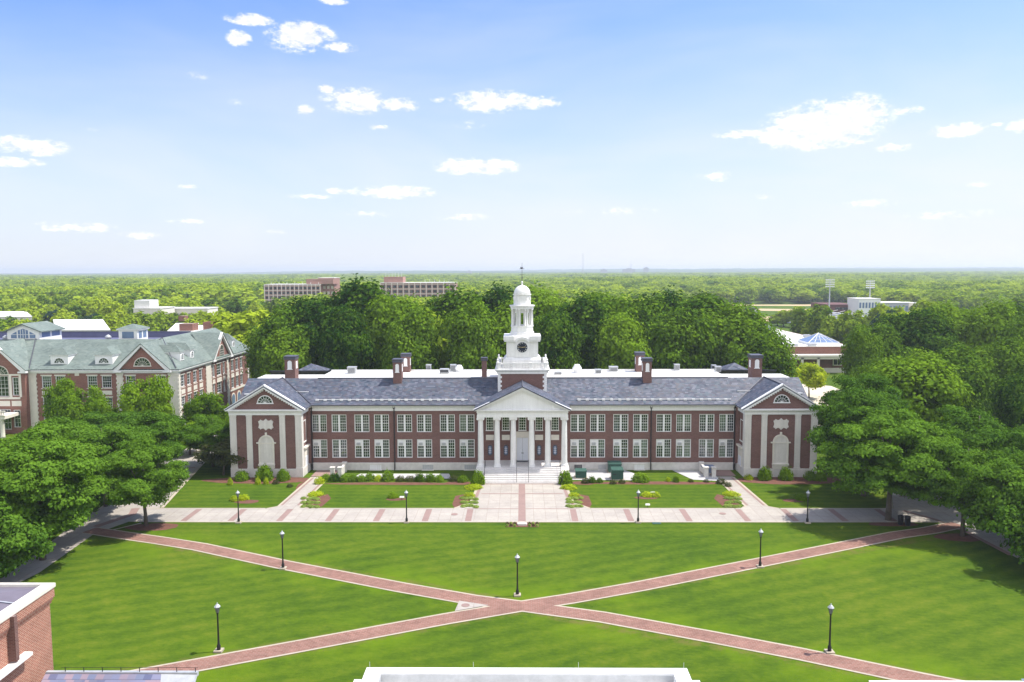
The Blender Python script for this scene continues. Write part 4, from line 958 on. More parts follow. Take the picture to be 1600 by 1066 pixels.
p = SD @ Vector((21.4, -.34, 0)); window(lib, p.x, p.y, 12.0, ('arch', 2.3, 2.6, 3, 4, 'cream_stone'), R(90))
# entrance pavilion at the left
m = MB(); m.wall(-40, -28, 0, 11.5, [(-34.1, -31.1, 7.0, 10.9), (-30.4, -29.2, 7.2, 10.6), (-36, -31.0, .8, 4.6), (-30.5, -29.2, 1.2, 4.5)], -1.2, -.8); m.box(-28.3, -28, -.8, .2, 0, 11.5); m.box(-40, -28.4, -.6, -.55, .5, 11.3)
m.build('wall', 'orange_brick', lib, mx=FR)
gable(FR, -33.4, 5.2, 16.4, -1.2, True)
for u, z, key in ((-32.6, 7.0, ('single', 3.0, 3.9, 4, 5)), (-29.8, 7.2, ('single', 1.2, 3.4, 2, 5)), (-33.5, .8, ('single', 5.0, 3.8, 8, 3)), (-29.85, 1.2, ('single', 1.3, 3.3, 2, 4))): addwin(FR, 0, u, z, key, y=-1.1)
p = FR @ Vector((-32.6, -1.3, 0)); window(lib, p.x, p.y, 11.15, ('fan', 3.3, 0, 8, 0, 'cream_stone'))
m = MB(); m.box(-37, -29.0, -1.3, -1.18, 6.5, 6.9); m.box(-37, -31.0, -1.24, -1.18, 5.2, 6.2); m.box(-30.7, -28.9, -1.24, -1.18, 5.2, 6.2); m.box(-31.0, -30.5, -1.26, -1.18, 6.9, 10.9); m.box(-29.1, -28.7, -1.26, -1.18, 6.9, 10.9); m.box(-31.0, -28.7, -1.27, -1.18, 10.9, 11.2); m.build('stone_trim', 'cream_stone', lib, mx=FR)
m = MB()
for u in (-42, -39, -36, -33, -30.2): m.lathe(*(FR @ Vector((u, -5.0, 0))).to_2d(), [(.45, 0), (.38, .3), (.34, 3.3), (.45, 3.5)], 14)
o_ = m.build('porch_columns', 'cream_stone', lib, True)
m = MB(); m.box(-45, -29.4, -5.5, -1.2, 3.5, 4.1); m.box(-45, -29.2, -5.7, -5.4, 4.1, 4.25); 
for i in range(50): m.box(-44.8+i*.31, -44.68+i*.31, -5.6, -5.48, 4.25, 4.9)
for u in (-36, -33, -30.4): m.box(u-.25, u+.25, -5.75, -5.3, 4.2, 5.15)
m.box(-45, -29.2, -5.68, -5.42, 4.9, 5.05); m.build('porch', 'cream_stone', lib, mx=FR)
# eaves / gutters
m = MB(); m.box(-46, .5, -.5, .3, 11.55, 11.95); m.box(-46, .25, -.2, .3, 11.2, 11.55); m.build('cornice', 'white_paint', lib, mx=FR)
m = MB(); m.box(.31, 39.5, -.5, .3, 11.552, 11.948); m.box(.31, 39.2, -.2, .3, 11.2, 11.55); m.build('cornice', 'white_paint', lib, mx=SD)
# roof: hipped slopes round a sunken flat middle
ez, rz_ = 11.95, 16.9
def L(u, v, z): return (LX+u, LY+v, z)
m = MB()
m.slab(L(-60, -.5, ez), L(.55, -.5, ez), L(-7.6, 8.0, rz_), L(-60, 8.0, rz_), .15)
m.slab(L(.55, -.5, ez), L(.55, 39.5, ez), L(-6.2, 35.0, rz_+.3), L(-7.6, 8.0, rz_), .15)
m.slab(L(.55, 39.5, ez), L(-13.2, 39.5, ez), L(-6.2, 35.0, rz_+.3), L(-6.2, 34.9, rz_+.3), .15)
m.slab(L(-13.2, 39.5, ez), L(-13.2, 14, ez), L(-7.6, 8.0, rz_), L(-6.2, 35.0, rz_+.3), .15)
gd = MB()
def groof(mb, mx, uc, hw, y0, yb, ze, zr):
    for q in (-1, 1):
        a = [mx @ Vector(p_) for p_ in ((uc+q*hw, y0, ze), (uc+q*hw, yb*0+.0, ze), (uc, yb, zr), (uc, y0, zr))]
        a = [tuple(v) for v in a]; mb.slab(*(a if q > 0 else a[::-1]), .14)
groof(m, FR, -6.3, 5.4, -.95, 7.6, 12.0, 16.85); groof(m, SD, 21.4, 5.6, -.8, 6.2, 12.0, 17.1)
for q in (-1, 1):
    a = [L(-33.4+q*5.9, -1.7, 12.0), L(-33.4+q*5.9, 0, 12.0), L(-33.4, 8.0, 17.1), L(-33.4, -1.7, 17.1)]; m.slab(*(a if q > 0 else a[::-1]), .14)
m.build('roof', 'green_shingle', lib)
m = MB(); m.quad(L(-60, 8.0, 15.9), L(-7.6, 8.0, 15.9), L(-7.6, 24, 15.9), L(-60, 24, 15.9)); m.box(LX-60, LX-7.4, LY+24, LY+24.4, 15, 17.1); m.build('flat_roof', 'membrane_blue', lib)
m = MB(); m.box(LX-60, LX-7.4, LY+23.9, LY+24.5, 17.1, 17.22)
for a, b_ in ((L(-27.6, -.4, 12.2), L(-31.2, 8, 17.05)), (L(-11.9, -.4, 12.1), L(-6.0, 7.6, 17.2)), (L(-.1, -.3, 12.2), L(-6, 7.6, 17.2))): m.tube([a, b_], .08, 5)
m.build('valley_flashing', 'ridge_lead', lib)
# rear part of the block
m = MB(); m.box(LX-60, LX-13, LY+24.4, LY+25, 0, 16); m.build('rear_wall', 'orange_brick', lib)
# dormers
def dormer(mx, rz, u, v, w_, h_, key, zb):
    m = MB(); m.box(u-w_/2, u+w_/2, v, v+h_*1.75, zb, zb+h_); m.box(u-w_/2-.15, u+w_/2+.15, v-.15, v+h_*1.9, zb+h_, zb+h_+.14)
    o = m.build('dormer', 'white_paint', lib, mx=mx)
    p = mx @ Vector((u, v-.09, 0)); a, b_, c = win_mesh(key); w = link('dormer_window', a, o, Vector((p.x, p.y, zb+.35)) - org(o), rz); link('pane', b_, w); link('interior', c, w)
    m = MB(); z1 = zb+h_+.14
    A = [Vector(q) for q in ((u-w_/2-.2, v-.2, z1), (u+w_/2+.2, v-.2, z1), (u+w_/2+.2, v+h_*2.0, z1), (u-w_/2-.2, v+h_*2.0, z1), (u, v+1.2, z1+1.35), (u, v+h_*3.1, z1+1.35))]
    m.add(A, [(0,1,4), (1,2,5,4), (2,3,5), (3,0,4,5), (0,3,2,1)]); m.build('dormer_roof', 'green_shingle', o, mx=mx)
for u in (-22.6, -14.2): dormer(FR, 0, u, .9, 3.3, 1.75, ('fan', 2.1, 0, 5, 0), 12.65)
for u in (4.6, 9.2, 27.6, 32.0): dormer(SD, R(90), u, 1.0, 1.7, 1.75, ('arch', 1.05, 1.2, 2, 3), 12.85)
# roof lanterns
m = MB(); m.box(LX-37.1, LX-30.7, LY+8.4, LY+16, 15.9, 18.6)
m.prism_y([(LX-37.1, 18.6), (LX-30.7, 18.6), (LX-33.9, 19.75)], LY+8.4, LY+16)
o = m.build('roof_lantern', 'white_paint', lib)
m = MB()
for q in (-1, 1):
    a = [(LX-33.9+q*3.8, LY+7.9, 18.45), (LX-33.9+q*3.8, LY+16.5, 18.45), (LX-33.9, LY+16.5, 20.0), (LX-33.9, LY+7.9, 20.0)]; m.slab(*(a if q > 0 else a[::-1]), .2)
m.build('lantern_roof', 'green_shingle', o)
m = MB(); m.prism_y([(LX-34.9, 17.1), (LX-32.9, 17.1), (LX-32.9, 18.6), (LX-33.9, 18.95), (LX-34.9, 18.6)], LY+8.34, LY+8.39); m.prism_y([(LX-36.3, 17.1), (LX-35.2, 17.1), (LX-35.2, 18.4), (LX-36.3, 17.8)], LY+8.34, LY+8.39); m.prism_y([(LX-32.6, 17.1), (LX-31.5, 17.1), (LX-31.5, 17.8), (LX-32.6, 18.4)], LY+8.34, LY+8.39)
for y in (9.2, 12.6): m.box(LX-30.7, LX-30.65, LY+y, LY+y+2.7, 17.2, 18.3)
m.build('pane', 'sky_glass', o)
m = MB()
for x in (-34.4, -33.9, -33.4): m.box(LX+x-.04, LX+x+.04, LY+8.30, LY+8.34, 17.1, 18.8)
m.box(LX-36.3, LX-31.5, LY+8.30, LY+8.34, 17.75, 17.83); m.build('glazing_bars', 'white_paint', o)
m = MB(); m.box(LX-15.1, LX-11.4, LY+8.6, LY+13.0, 15.9, 18.6); m.box(LX-15.4, LX-11.1, LY+8.3, LY+13.3, 18.6, 18.85); o = m.build('roof_lantern', 'white_paint', lib)
m = MB(); m.frus(LX-15.5, LX-11.0, LY+8.2, LY+13.4, 18.85, LX-13.4, LX-13.1, LY+10.7, LY+10.9, 19.7); m.build('lantern_roof', 'green_shingle', o)
m = MB(); m.box(LX-14.4, LX-12.1, LY+8.54, LY+8.59, 17.0, 18.3); m.box(LX-11.4, LX-11.35, LY+9.2, LY+10.4, 17.0, 18.3); m.box(LX-11.4, LX-11.35, LY+11.0, LY+12.3, 17.0, 18.3); m.build('pane', 'sky_glass', o)
for u, v in ((-18.2, 10.5), (-38.3, 9.8)):
    m = MB(); m.lathe(LX+u, LY+v, [(.35, 15.9), (.35, 16.7), (.6, 16.8), (.55, 17.3), (.1, 17.6)], 12); m.build('roof_vent', 'galvanised', lib, True)

# ------------------------------------------------------------------ foreground roofs of the building the picture was taken over
fb = empty('brick_wing', (-26, 42, 0), 'pink brick corner of a nearer building with white coping, bottom left', 'building')
m = MB(); m.box(-46, -25.95, 20, 42.0, 0, 11.9); 
for i, (z0, z1, e) in enumerate(((11.9, 12.05, .06), (12.05, 12.2, .12), (12.2, 12.75, .18))): m.box(-46-e, -25.95+e, 20, 42.0+e, z0, z1)
m.build('wall', 'pink_brick', fb)
m = MB(); m.box(-26.35, -25.72, 20, 42.25, 12.75, 12.95); m.box(-46.2, -26.35, 42.02, 42.25, 12.75, 12.95); m.build('coping', 'cream_stone', fb)
m = MB(); m.add([(-45.6, 20, 12.97), (-26.6, 20, 12.97), (-26.6, 41.4, 12.97), (-45.6, 41.4, 12.97), (-34, 20, 14.3), (-34, 36, 14.3)], [(0,1,5,4)[::1], (1,2,5), (2,3,5), (3,0,4,5)]) if False else m.add([(-45.6, 20, 12.80), (-26.35, 20, 12.80), (-26.35, 42.02, 12.80), (-45.6, 42.02, 12.80), (-36, 20, 14.0), (-36, 34, 14.0)], [(1,2,5,4), (2,3,5), (3,0,4,5)])
m.build('roof', 'metal_roof', fb)
m = MB()
for i in range(12):
    y = 20.5+i*1.75; t_ = 1.0 if y < 34 else (42.02-y)/8.02
    m.add([(-26.35, y-.05, 12.86), (-26.35, y+.05, 12.86), (-26.35-9.65*t_, y+.05, 12.86+1.2*t_), (-26.35-9.65*t_, y-.05, 12.86+1.2*t_)], [(0,1,2,3)])
m.build('standing_seams', 'galvanised', fb)
m = MB(); m.box(-25.94, -25.5, 30, 39.6, 10.15, 10.32); m.build('ledge', 'membrane_white', fb)
m = MB(); m.box(-25.94, -25.55, 38.35, 38.6, 10.4, 12.75); m.build('downspout', 'hall_brick', fb)
# lower slate roof with guard wire, at the bottom edge
sr = empty('slate_roof_wing', (-20, 38, 0), 'multicoloured slate roof with thin wire guard and metal gutter, bottom left edge', 'building')
m = MB(); m.slab((-25.0, 36.0, 6.9), (-17.6, 36.0, 6.9), (-18.9, 39.75, 9.05), (-25.0, 39.75, 9.05), .2); m.build('roof', 'slate_large', sr)
m = MB(); m.box(-25.0, -17.9, 35.9, 39.4, 0, 6.7); m.build('wall', 'pink_brick', sr)
m = MB(); m.add([(-19.0, 39.78, 9.06), (-17.0, 39.95, 9.12), (-16.6, 36, 7.2), (-17.8, 36.0, 6.95)], [(3,2,1,0)]); m.box(-25, -17.0, 39.75, 39.95, 8.9, 9.12); m.build('gutter', 'galvanised', sr)
m = MB()
for i in range(8): m.box(-24.0+i*.98, -23.97+i*.98, 39.81, 39.84, 9.1, 9.36)
m.box(-24.2, -17.0, 39.82, 39.835, 9.34, 9.355); m.build('wire_guard', 'black_iron', sr)
pf = empty('portico_flat_roof', (0, 30, 0), 'flat roof with thick white parapet at the bottom centre of the view', 'building')
m = MB(); m.box(-6.75, 7.1, 22, 32.2, 0, 12.2); m.build('wall', 'cream_stone', pf)
m = MB(); m.box(-6.7, 7.05, 32.4, 32.85, 12.2, 13.0); m.box(-6.7, -6.05, 22, 32.4, 12.2, 13.0); m.box(6.4, 7.05, 22, 32.4, 12.2, 13.0); m.box(-7.15, -6.7, 22, 32.4, 12.0, 12.7); m.box(7.05, 7.5, 22, 32.4, 12.0, 12.7); m.build('parapet', 'white_paint', pf)
m = MB(); m.box(-6.05, 6.4, 32.36, 32.399, 12.45, 12.93); m.box(-6.049, -6.0, 22, 32.36, 12.45, 12.93); m.build('parapet_shade_strip', 'galvanised', pf)  # grey strips put the shade of the white parapet's inner faces into colour
m = MB(); m.box(-6.05, 6.4, 22, 32.36, 12.2, 12.45); m.build('flat_roof', 'membrane_white', pf)
m = MB(); m.tube([(5.9, 31.9, 12.5), (6.2, 31.7, 12.9)], .05, 5)
for x in (-6.55, -2.1, 2.4, 6.9): m.tube([(x, 32.75, 13.0), (x, 32.75, 13.3)], .009, 5)
m.build('lightning_rods', 'galvanised', pf)
rp = empty('roof_parapet_wing', (22, 38, 0), 'white coping of a low roof at the bottom right edge of the view', 'building')
m = MB(); m.box(17.9, 30, 30, 39.2, 0, 8.7); m.build('wall', 'pink_brick', rp)
m = MB(); m.box(17.8, 30, 39.0, 39.45, 8.7, 8.95); m.build('coping', 'membrane_white', rp)
m = MB(); m.box(25.62, 30, 38.6, 38.9, 8.95, 10.0); m.prism_y([(25.2, 9.35), (25.6, 8.95), (25.65, 9.4)], 38.5, 38.9); m.build('gutter', 'utility_blue', rp)

# ------------------------------------------------------------------ background buildings
def blockb(name, label, px0, px1, pyt, D, depth, zt, wm, rm, rows=0, cols=0, extra=None, winm='dark_room', band=None, back=None):
    x0 = P(px0, pyt, D)[0]; x1 = P(px1, pyt, D)[0]
    root = empty(name, ((x0+x1)/2, D, 0), label, 'building')
    b0, b1 = (x0, x1) if back is None else (P(back[0], pyt, D+depth)[0], P(back[1], pyt, D+depth)[0])
    m = MB(); m.prism_z([(x0, D), (x1, D), (b1, D+depth), (b0, D+depth)], -1, zt-.3); m.build('wall', wm, root)
    m = MB(); m.prism_z([(x0-.2, D-.2), (x1+.2, D-.2), (b1+.2, D+depth+.2), (b0-.2, D+depth+.2)], zt-.3, zt); m.build('roof', rm, root)
    if rows:
        fh = (zt-1.5)/rows; cw = (x1-x0)/cols; n = 0
        for r in range(rows):
            for c in range(cols):
                n += 1
                if n > 95: break
                m = MB(); u = x0+cw*(c+.5); z = zt-1.2-fh*(r+1)+fh*.3; m.box(u-cw*.3, u+cw*.3, D-.12, D-.02, z, z+fh*.52); w = m.build('window', winm, root)
        if band:
            m = MB()
            for r in range(rows+1): m.box(x0, x1, D-.25, D, zt-1.0-fh*r-.15, zt-1.0-fh*r+.15)
            for c in range(0, cols+1): m.box(x0+cw*c-.2, x0+cw*c+.2, D-.3, D, 0, zt-.3)
            m.build('facade_grid', band, root)
    if extra: extra(root, x0, x1, D, zt)
    return root
def penth(root, x0, x1, D, zt):
    m = MB(); m.box(x1-9, x1+8, D+1.5, D+15, zt, zt+3.2); m.build('lift_house', 'tower_brick', root)
    m = MB()
    for i in range(7): m.box(x0+4+i*5, x0+4.2+i*5, D+.5, D+.7, zt, zt+1.3)
    m.build('antennas', 'white_paint', root)
blockb('residence_tower', 'pinkish brick residence block seen left of the big trees', 413, 500, 443.5, 500, 18, 22.0, 'tower_brick', 'membrane_white', 7, 13, penth, 'dark_room', 'cream_stone')
blockb('residence_tower', 'taller brick stair block standing just right of the left residence block', 497, 522, 433, 508, 16, 26.0, 'tower_brick', 'membrane_white', 7, 4, None, 'cream_stone')
def penth2(root, x0, x1, D, zt):
    m = MB(); m.box(x0+2, x0+14, D+2, D+14, zt, zt+3.6); m.build('lift_house', 'tower_brick', root)
    m = MB()
    for i in range(6): m.box(x0+3+i*2, x0+3.2+i*2, D+3, D+3.2, zt+3.6, zt+6.5)
    for i in range(6): m.box(x1-4-i*3, x1-3.8-i*3, D+.5, D+.7, zt, zt+2.0)
    m.build('antennas', 'white_paint', root)
blockb('residence_tower', 'brick residence block behind the tree tops left of the clock tower', 594, 711, 441.5, 500, 18, 22.8, 'tower_brick', 'membrane_white', 7, 13, penth2, 'dark_room', 'cream_stone')
def chim(root, x0, x1, D, zt):
    m = MB(); m.box(x1+3.2, x1+5.4, D+40, D+43, zt, zt+1.8); m.build('chimney', 'orange_brick', root)
blockb('low_building', 'long low pale roofed building behind the brick building with dormers', 88, 172, 513, 235, 52, 12.9, 'cream_stone', 'membrane_white', 0, 0, chim, back=(84, 160))
blockb('low_building', 'pale building with raised box among left trees', 208, 250, 478, 330, 14, 15.0, 'cream_stone', 'membrane_white', 2, 6, lambda r, x0, x1, D, zt: MB().box(x0, x0+6.5, D+1, D+9, zt, zt+3.2).build('roof_box', 'membrane_white', r))
blockb('low_building', 'low white building beyond the pale boxy one among left trees', 236, 324, 480, 345, 12, 14.2, 'cream_stone', 'membrane_white', 2, 14)
blockb('low_building', 'flat white roof with two pink brick blocks rising, left of the tree belt', 262, 345, 516, 215, 35, 13.85, 'orange_brick', 'membrane_white', 0, 0, lambda r, x0, x1, D, zt: MB().box(x0+2.3, x0+6, D+2, D+6, zt, zt+1.9).build('stair_block', 'orange_brick', r) and MB().box(x0+8.5, x0+11, D+3, D+6, zt, zt+2.3).build('stair_block', 'orange_brick', r), back=(276, 340))
blockb('low_building', 'pale roofed low building at the far left beyond the dormers', -30, 50, 492, 300, 40, 13.3, 'cream_stone', 'membrane_white', 0, 0, back=(-30, 40))
blockb('low_building', 'grey low building beside the left residence block', 374, 414, 474, 470, 14, 10, 'garage_brick', 'membrane_white', 1, 8)
# student centre on the right
sc = empty('student_centre', (88, 232, 0), 'low red brick building with glass pyramids on its flat white roof', 'building')
X0, X1 = 62, 99
m = MB(); m.box(X0, X1, 232, 232.5, 3.0, 7.6); m.box(X0, X1, 232.5, 318, 0, 6.9); m.box(X1-.5, X1, 232.5, 318, 3, 7.2); m.box(95.6, X1, 231.9, 232.3, 0, 3.0) if False else None; m.build('wall', 'orange_brick', sc)
m = MB(); m.box(X0, 94, 228.4, 232, 4.9, 5.5); m.box(X0, 94, 228.6, 228.9, 4.3, 4.9)
for x in (76.2, 80.8, 85.4): m.box(x-.35, x+.35, 228.6, 229.2, -.5, 4.9)
m.box(X0, X1+.1, 231.8, 232.0, -.5, 1.4); m.box(X0, X1+.2, 231.9, 232.2, 7.6, 7.75)
m.build('canopy', 'cream_stone', sc)
m = MB(); m.box(91, 93.2, 231.85, 232.0, 2.3, 4.3); w = m.build('window', 'dark_room', sc); m = MB(); m.box(90.8, 91, 231.8, 231.99, 2.1, 4.5); m.box(93.2, 93.4, 231.8, 231.99, 2.1, 4.5); m.box(91, 93.2, 231.8, 231.99, 2.1, 2.3); m.box(91, 93.2, 231.8, 231.99, 4.3, 4.5); m.box(92.05, 92.15, 231.8, 231.84, 2.3, 4.3); m.build('frame', 'cream_stone', w)
m = MB(); m.box(X0, X1, 232.6, 318, 6.9, 7.15); m.build('flat_roof', 'membrane_white', sc)
for x, y, s_, h_ in ((92.0, 247, 4.6, 2.5), (84.5, 292, 5.0, 3.0), (90.5, 303, 5.0, 2.4)):
    m = MB(); m.add([(x-s_, y-s_, 7.9), (x+s_, y-s_, 7.9), (x+s_, y+s_, 7.9), (x-s_, y+s_, 7.9), (x, y, 7.9+h_)], [(0,1,4), (1,2,4), (2,3,4), (3,0,4)]); o = m.build('glass_pyramid', 'sky_glass', sc)
    m = MB(); m.box(x-s_-.1, x+s_+.1, y-s_-.1, y+s_+.1, 7.1, 7.9)
    for sx, sy in ((-1,-1), (1,-1), (1,1), (-1,1)): m.tube([(x+sx*s_, y+sy*s_, 7.92), (x, y, 7.95+h_)], .12, 5)
    for q in (-.6, -.2, .2, .6): m.tube([(x+q*s_, y-s_, 7.95), (x+q*s_*.15, y-s_*.12, 7.95+h_*.88)], .07, 4)
    for q in (.3, .6): m.tube([(x-s_*(1-q), y-s_*(1-q), 7.95+h_*q), (x+s_*(1-q), y-s_*(1-q), 7.95+h_*q)], .07, 4)
    m.build('glazing_frame', 'white_paint', o)
m = MB()
for x, y in ((80, 236), (86, 237.5), (96, 270), (74, 240)): m.box(x, x+2, y, y+2, 7.15, 8.0)
m.build('rooftop_unit', 'galvanised', sc)
# stadium stand, garage, press box, floodlights
gs = empty('grandstand', (165, 430, 0), 'sloping pale grey stadium seating beyond the glass pyramids', 'grandstand')
m = MB(); n = 10
for i in range(n): m.box(150-0+i*2.4, 152.4+i*2.4, 380, 460, 0, .8+i*.62)
m.build('seating', 'seat_grey', gs)
m = MB()
for i in range(0, 9): m.tube([(150, 380+i*10, 1.6), (174, 380+i*10, 7.9)], .18, 4)
m.tube([(149.5, 380, 1.9), (149.5, 460, 1.9)], .1, 4); m.build('railings', 'cream_stone', gs)
blockb('parking_garage', 'dark brick open deck parking garage behind the stand', 1296, 1342, 478, 470, 30, 9.5, 'garage_brick', 'garage_brick', 3, 1, None, 'dark_room', 'garage_brick')
pb = blockb('press_box', 'white and grey boxy press box above the stadium stand', 1342, 1376, 469, 455, 16, 13.5, 'white_paint', 'membrane_white', 2, 7, None, 'sky_glass')
blockb('press_box', 'lower grey press box wing right of the white one', 1376, 1420, 476, 456, 16, 11.2, 'seat_grey', 'membrane_white', 2, 7, None, 'sky_glass')
blockb('low_building', 'long pale flat building to the right of the press box', 1394, 1436, 476, 475, 14, 10.2, 'cream_stone', 'membrane_white', 1, 14)
blockb('scoreboard', 'dark scoreboard block at the edge of the ball field', 1163, 1184, 483, 395, 2, 11, 'dark_metal', 'dark_metal', 0, 0, lambda r, x0, x1, D, zt: MB().box(x1-2, x1+.1, D-.3, D-.05, zt-3.6, zt-.6).build('sign_panel', 'white_paint', r))['category'] = 'scoreboard'
for px, yt, D, lb in ((1297, 436, 452, 'left of the two stadium masts'), (1360, 438, 470, 'right of the two stadium masts')):
    x, zt = P(px, yt, D); t_ = empty('floodlight_mast', (x, D, 0), 'tall floodlight pole, ' + lb, 'floodlight', 'stadium floodlights')
    m = MB(); m.tube([(x, D, 0), (x, D, zt)], [.5, .28], 8); m.build('pole', 'galvanised', t_)
    m = MB()
    for i in range(4): m.box(x-2.6, x+2.6, D-.1, D+.1, zt-.3-i*1.25, zt-.15-i*1.25)
    m.build('crossbar', 'galvanised', t_)
    m = MB()
    for i in range(4):
        for j in range(5): m.box(x-2.5+j*1.05, x-1.8+j*1.05, D-.6, D-.1, zt-.85-i*1.25, zt-.3-i*1.25)
    m.build('lamp_rack', 'white_paint', t_)
# far masts and blocks on the skyline
for px, yt, D, lb in ((911, 396, 3000, 'thin radio mast on the skyline, nearest right of the clock tower'), (986, 408, 3200, 'shorter radio mast on the skyline, second right of the clock tower')):
    x, zt = P(px, yt, D); m = MB(); m.tube([(x, D, 0), (x, D, zt)], [1.6, .7], 4); tag(m.build('radio_mast', 'galvanised'), lb, 'radio mast', 'radio masts on the skyline')

for px, yt, w_, D, lb in ((944, 421.5, 30, 3900, 'pale block on the skyline, leftmost of the distant group right of the tower'), (983, 420.5, 60, 3900, 'wide pale block on the skyline, second of the distant group'), (1010, 418.5, 22, 3950, 'tallest pale block on the skyline, rightmost of the distant group'), (733, 424, 26, 3800, 'small pale block on the skyline left of the clock tower')):
    x, zt = P(px, yt, D); m = MB(); m.box(x-w_/2, x+w_/2, D, D+20, 0, zt); m.box(x-w_/5, x+w_/5, D+2, D+12, zt, zt+4)
    for i in range(6): m.box(x-w_/2+w_*(i+.2)/6, x-w_/2+w_*(i+.8)/6, D-.6, D-.1, zt-5, zt-3)
    tag(m.build('distant_building', 'seat_grey'), lb, 'building', 'distant blocks on the skyline')
# ------------------------------------------------------------------ street furniture
def make_lamp(i, x, y, label):
    t_ = empty('lamp_post', (x, y, 0), label, 'lamp post', 'black lamp posts along the lawns')
    return t_
lp0 = make_lamp(0, -24.06, 60.45, 'black lamp post on left near lawn, closest to the pink brick corner')
def B(mb, nm, mt_, par, sm=False):
    o = bpy.data.objects.new(nm, mb.mesh(nm, mt_, (0, 0, 0), sm)); COL.objects.link(o); o.parent = par; return o
B(MB().box(-.32, .32, -.32, .32, 0, .16), 'footing', 'concrete_edge', lp0)
B(MB().lathe(0, 0, [(.15, .16), (.15, .5), (.09, .62), (.075, 1.0), (.06, 3.05), (.10, 3.12), (.05, 3.2)], 12), 'pole', 'black_iron', lp0, True)
ln = B(MB().lathe(0, 0, [(.10, 3.2), (.20, 3.62), (.20, 3.66)], 8), 'lantern', 'lamp_glass', lp0)
B(MB().lathe(0, 0, [(.26, 3.66), (.24, 3.70), (.10, 3.86), (.03, 3.9), (.05, 3.95), (.01, 4.03)], 8), 'lantern_cap', 'galvanised', ln)
fr_ = MB()
for i in range(8): a = 2*math.pi*i/8; fr_.tube([(.105*math.cos(a), .105*math.sin(a), 3.2), (.205*math.cos(a), .205*math.sin(a), 3.66)], .012, 4)
B(fr_, 'lantern_frame', 'black_iron', ln)
for x, y, lb in ((24.14, 60.47, 'black lamp post on right near lawn beside the lower brick path'), (-24.2, 78.0, 'black lamp post at lower edge of the left arm of the brick cross'), (24.1, 78.6, 'black lamp post at lower edge of the right arm of the brick cross'),
                 (-.44, 71.4, 'black lamp post standing just above the crossing of the brick paths'), (-33.95, 92.75, 'black lamp post before left pedimented wing, lower side of the walk'), (-13.8, 92.85, 'black lamp post on lower side of the walk left of the forecourt'),
                 (13.85, 92.9, 'black lamp post on lower side of the walk right of the forecourt'), (33.9, 92.75, 'black lamp post before right pedimented wing, lower side of the walk')):
    c = copy_tree(lp0); c.location = (x, y, 0); c['label'] = lb
# dark bins by the right tree
for x, y, lb in ((44.6, 92.1, 'dark round litter bin nearest the right tree trunk'), (45.3, 91.8, 'dark round litter bin right of its twin by the right tree')):
    t_ = empty('litter_bin', (x, y, 0), lb, 'litter bin', 'pair of dark litter bins')
    B(MB().lathe(0, 0, [(.24, .03), (.29, .1), (.31, .95), (.33, 1.0)], 14), 'body', 'bin_plastic', t_, True); B(MB().lathe(0, 0, [(.33, 1.0), (.3, 1.12), (.14, 1.2), (.1, 1.2)], 14), 'lid', 'bin_plastic', t_, True)
t_ = empty('litter_bin', (5.72, 109.8, 0), 'small dark litter bin at the right foot of the portico steps', 'litter bin')
B(MB().lathe(0, 0, [(.24, .03), (.28, .1), (.3, .85), (.32, .9)], 14), 'body', 'bin_plastic', t_, True); B(MB().lathe(0, 0, [(.32, .9), (.28, 1.0), (.1, 1.06)], 14), 'lid', 'bin_plastic', t_, True)
# manhole on the apron, drains on the walk
m = MB(); m.lathe(-5.1, 69.15, [(.38, .055), (.38, .07)], 20); tag(m.build('manhole_cover', 'paver_band'), 'round manhole cover on the pale triangle at the path crossing', 'manhole cover')
for px, py, lb in ((710, 804, 'round brown drain cover on the walk left of the forecourt'), (1129, 803, 'round brown drain cover on the walk right of the forecourt')):
    x, y = G(px, py); m = MB(); m.lathe(x, y, [(.42, .03), (.42, .045)], 20); tag(m.build('manhole_cover', 'paver_band'), lb, 'manhole cover')
m = MB()
for i in range(5): m.lathe(13.6+1.5+.3*i+2.6, 92.6+.04*(i % 2), [(.12, 0), (.12, .12), (.02, .16)], 8)
# utility cabinets
def cabinet(px, py, w_, d_, h_, mt_, label, name='utility_cabinet'):
    x, y = G(px, py); t_ = empty(name, (x, y, 0), label, 'utility cabinet')
    B(MB().box(-w_/2-.15, w_/2+.15, -.15, d_+.15, .04, .14), 'plinth', 'concrete_edge', t_)
    b_ = B(MB().box(-w_/2, w_/2, 0, d_, .14, h_*.78), 'body', mt_, t_)
    B(MB().box(-.012, .012, -.012, -.002, .2, h_*.74).box(w_*.12, w_*.12+.05, -.05, -.002, h_*.4, h_*.5).box(-w_*.4, -w_*.1, -.02, -.002, h_*.5, h_*.6), 'door_gap', 'dark_metal', b_)
    B(MB().prism_x([(-.05, h_*.78), (d_+.05, h_*.78), (d_+.05, h_), (.0, h_*.95), (-.05, h_*.9)], -w_/2-.04, w_/2+.04), 'lid', mt_, t_)
cabinet(908, 748.5, 1.55, 1.3, 1.25, 'utility_green', 'small dark green utility cabinet nearest the portico')
cabinet(965, 751, 1.65, 1.5, 1.65, 'utility_green', 'large green transformer cabinet at the front of the equipment pad')
cabinet(961, 739.5, 1.9, 1.4, 1.55, 'utility_green', 'large green cabinet standing close behind another against the wall')
cabinet(1107, 741, 1.7, 1.1, 1.15, 'utility_blue', 'blue grey machine cabinet by the right side door')
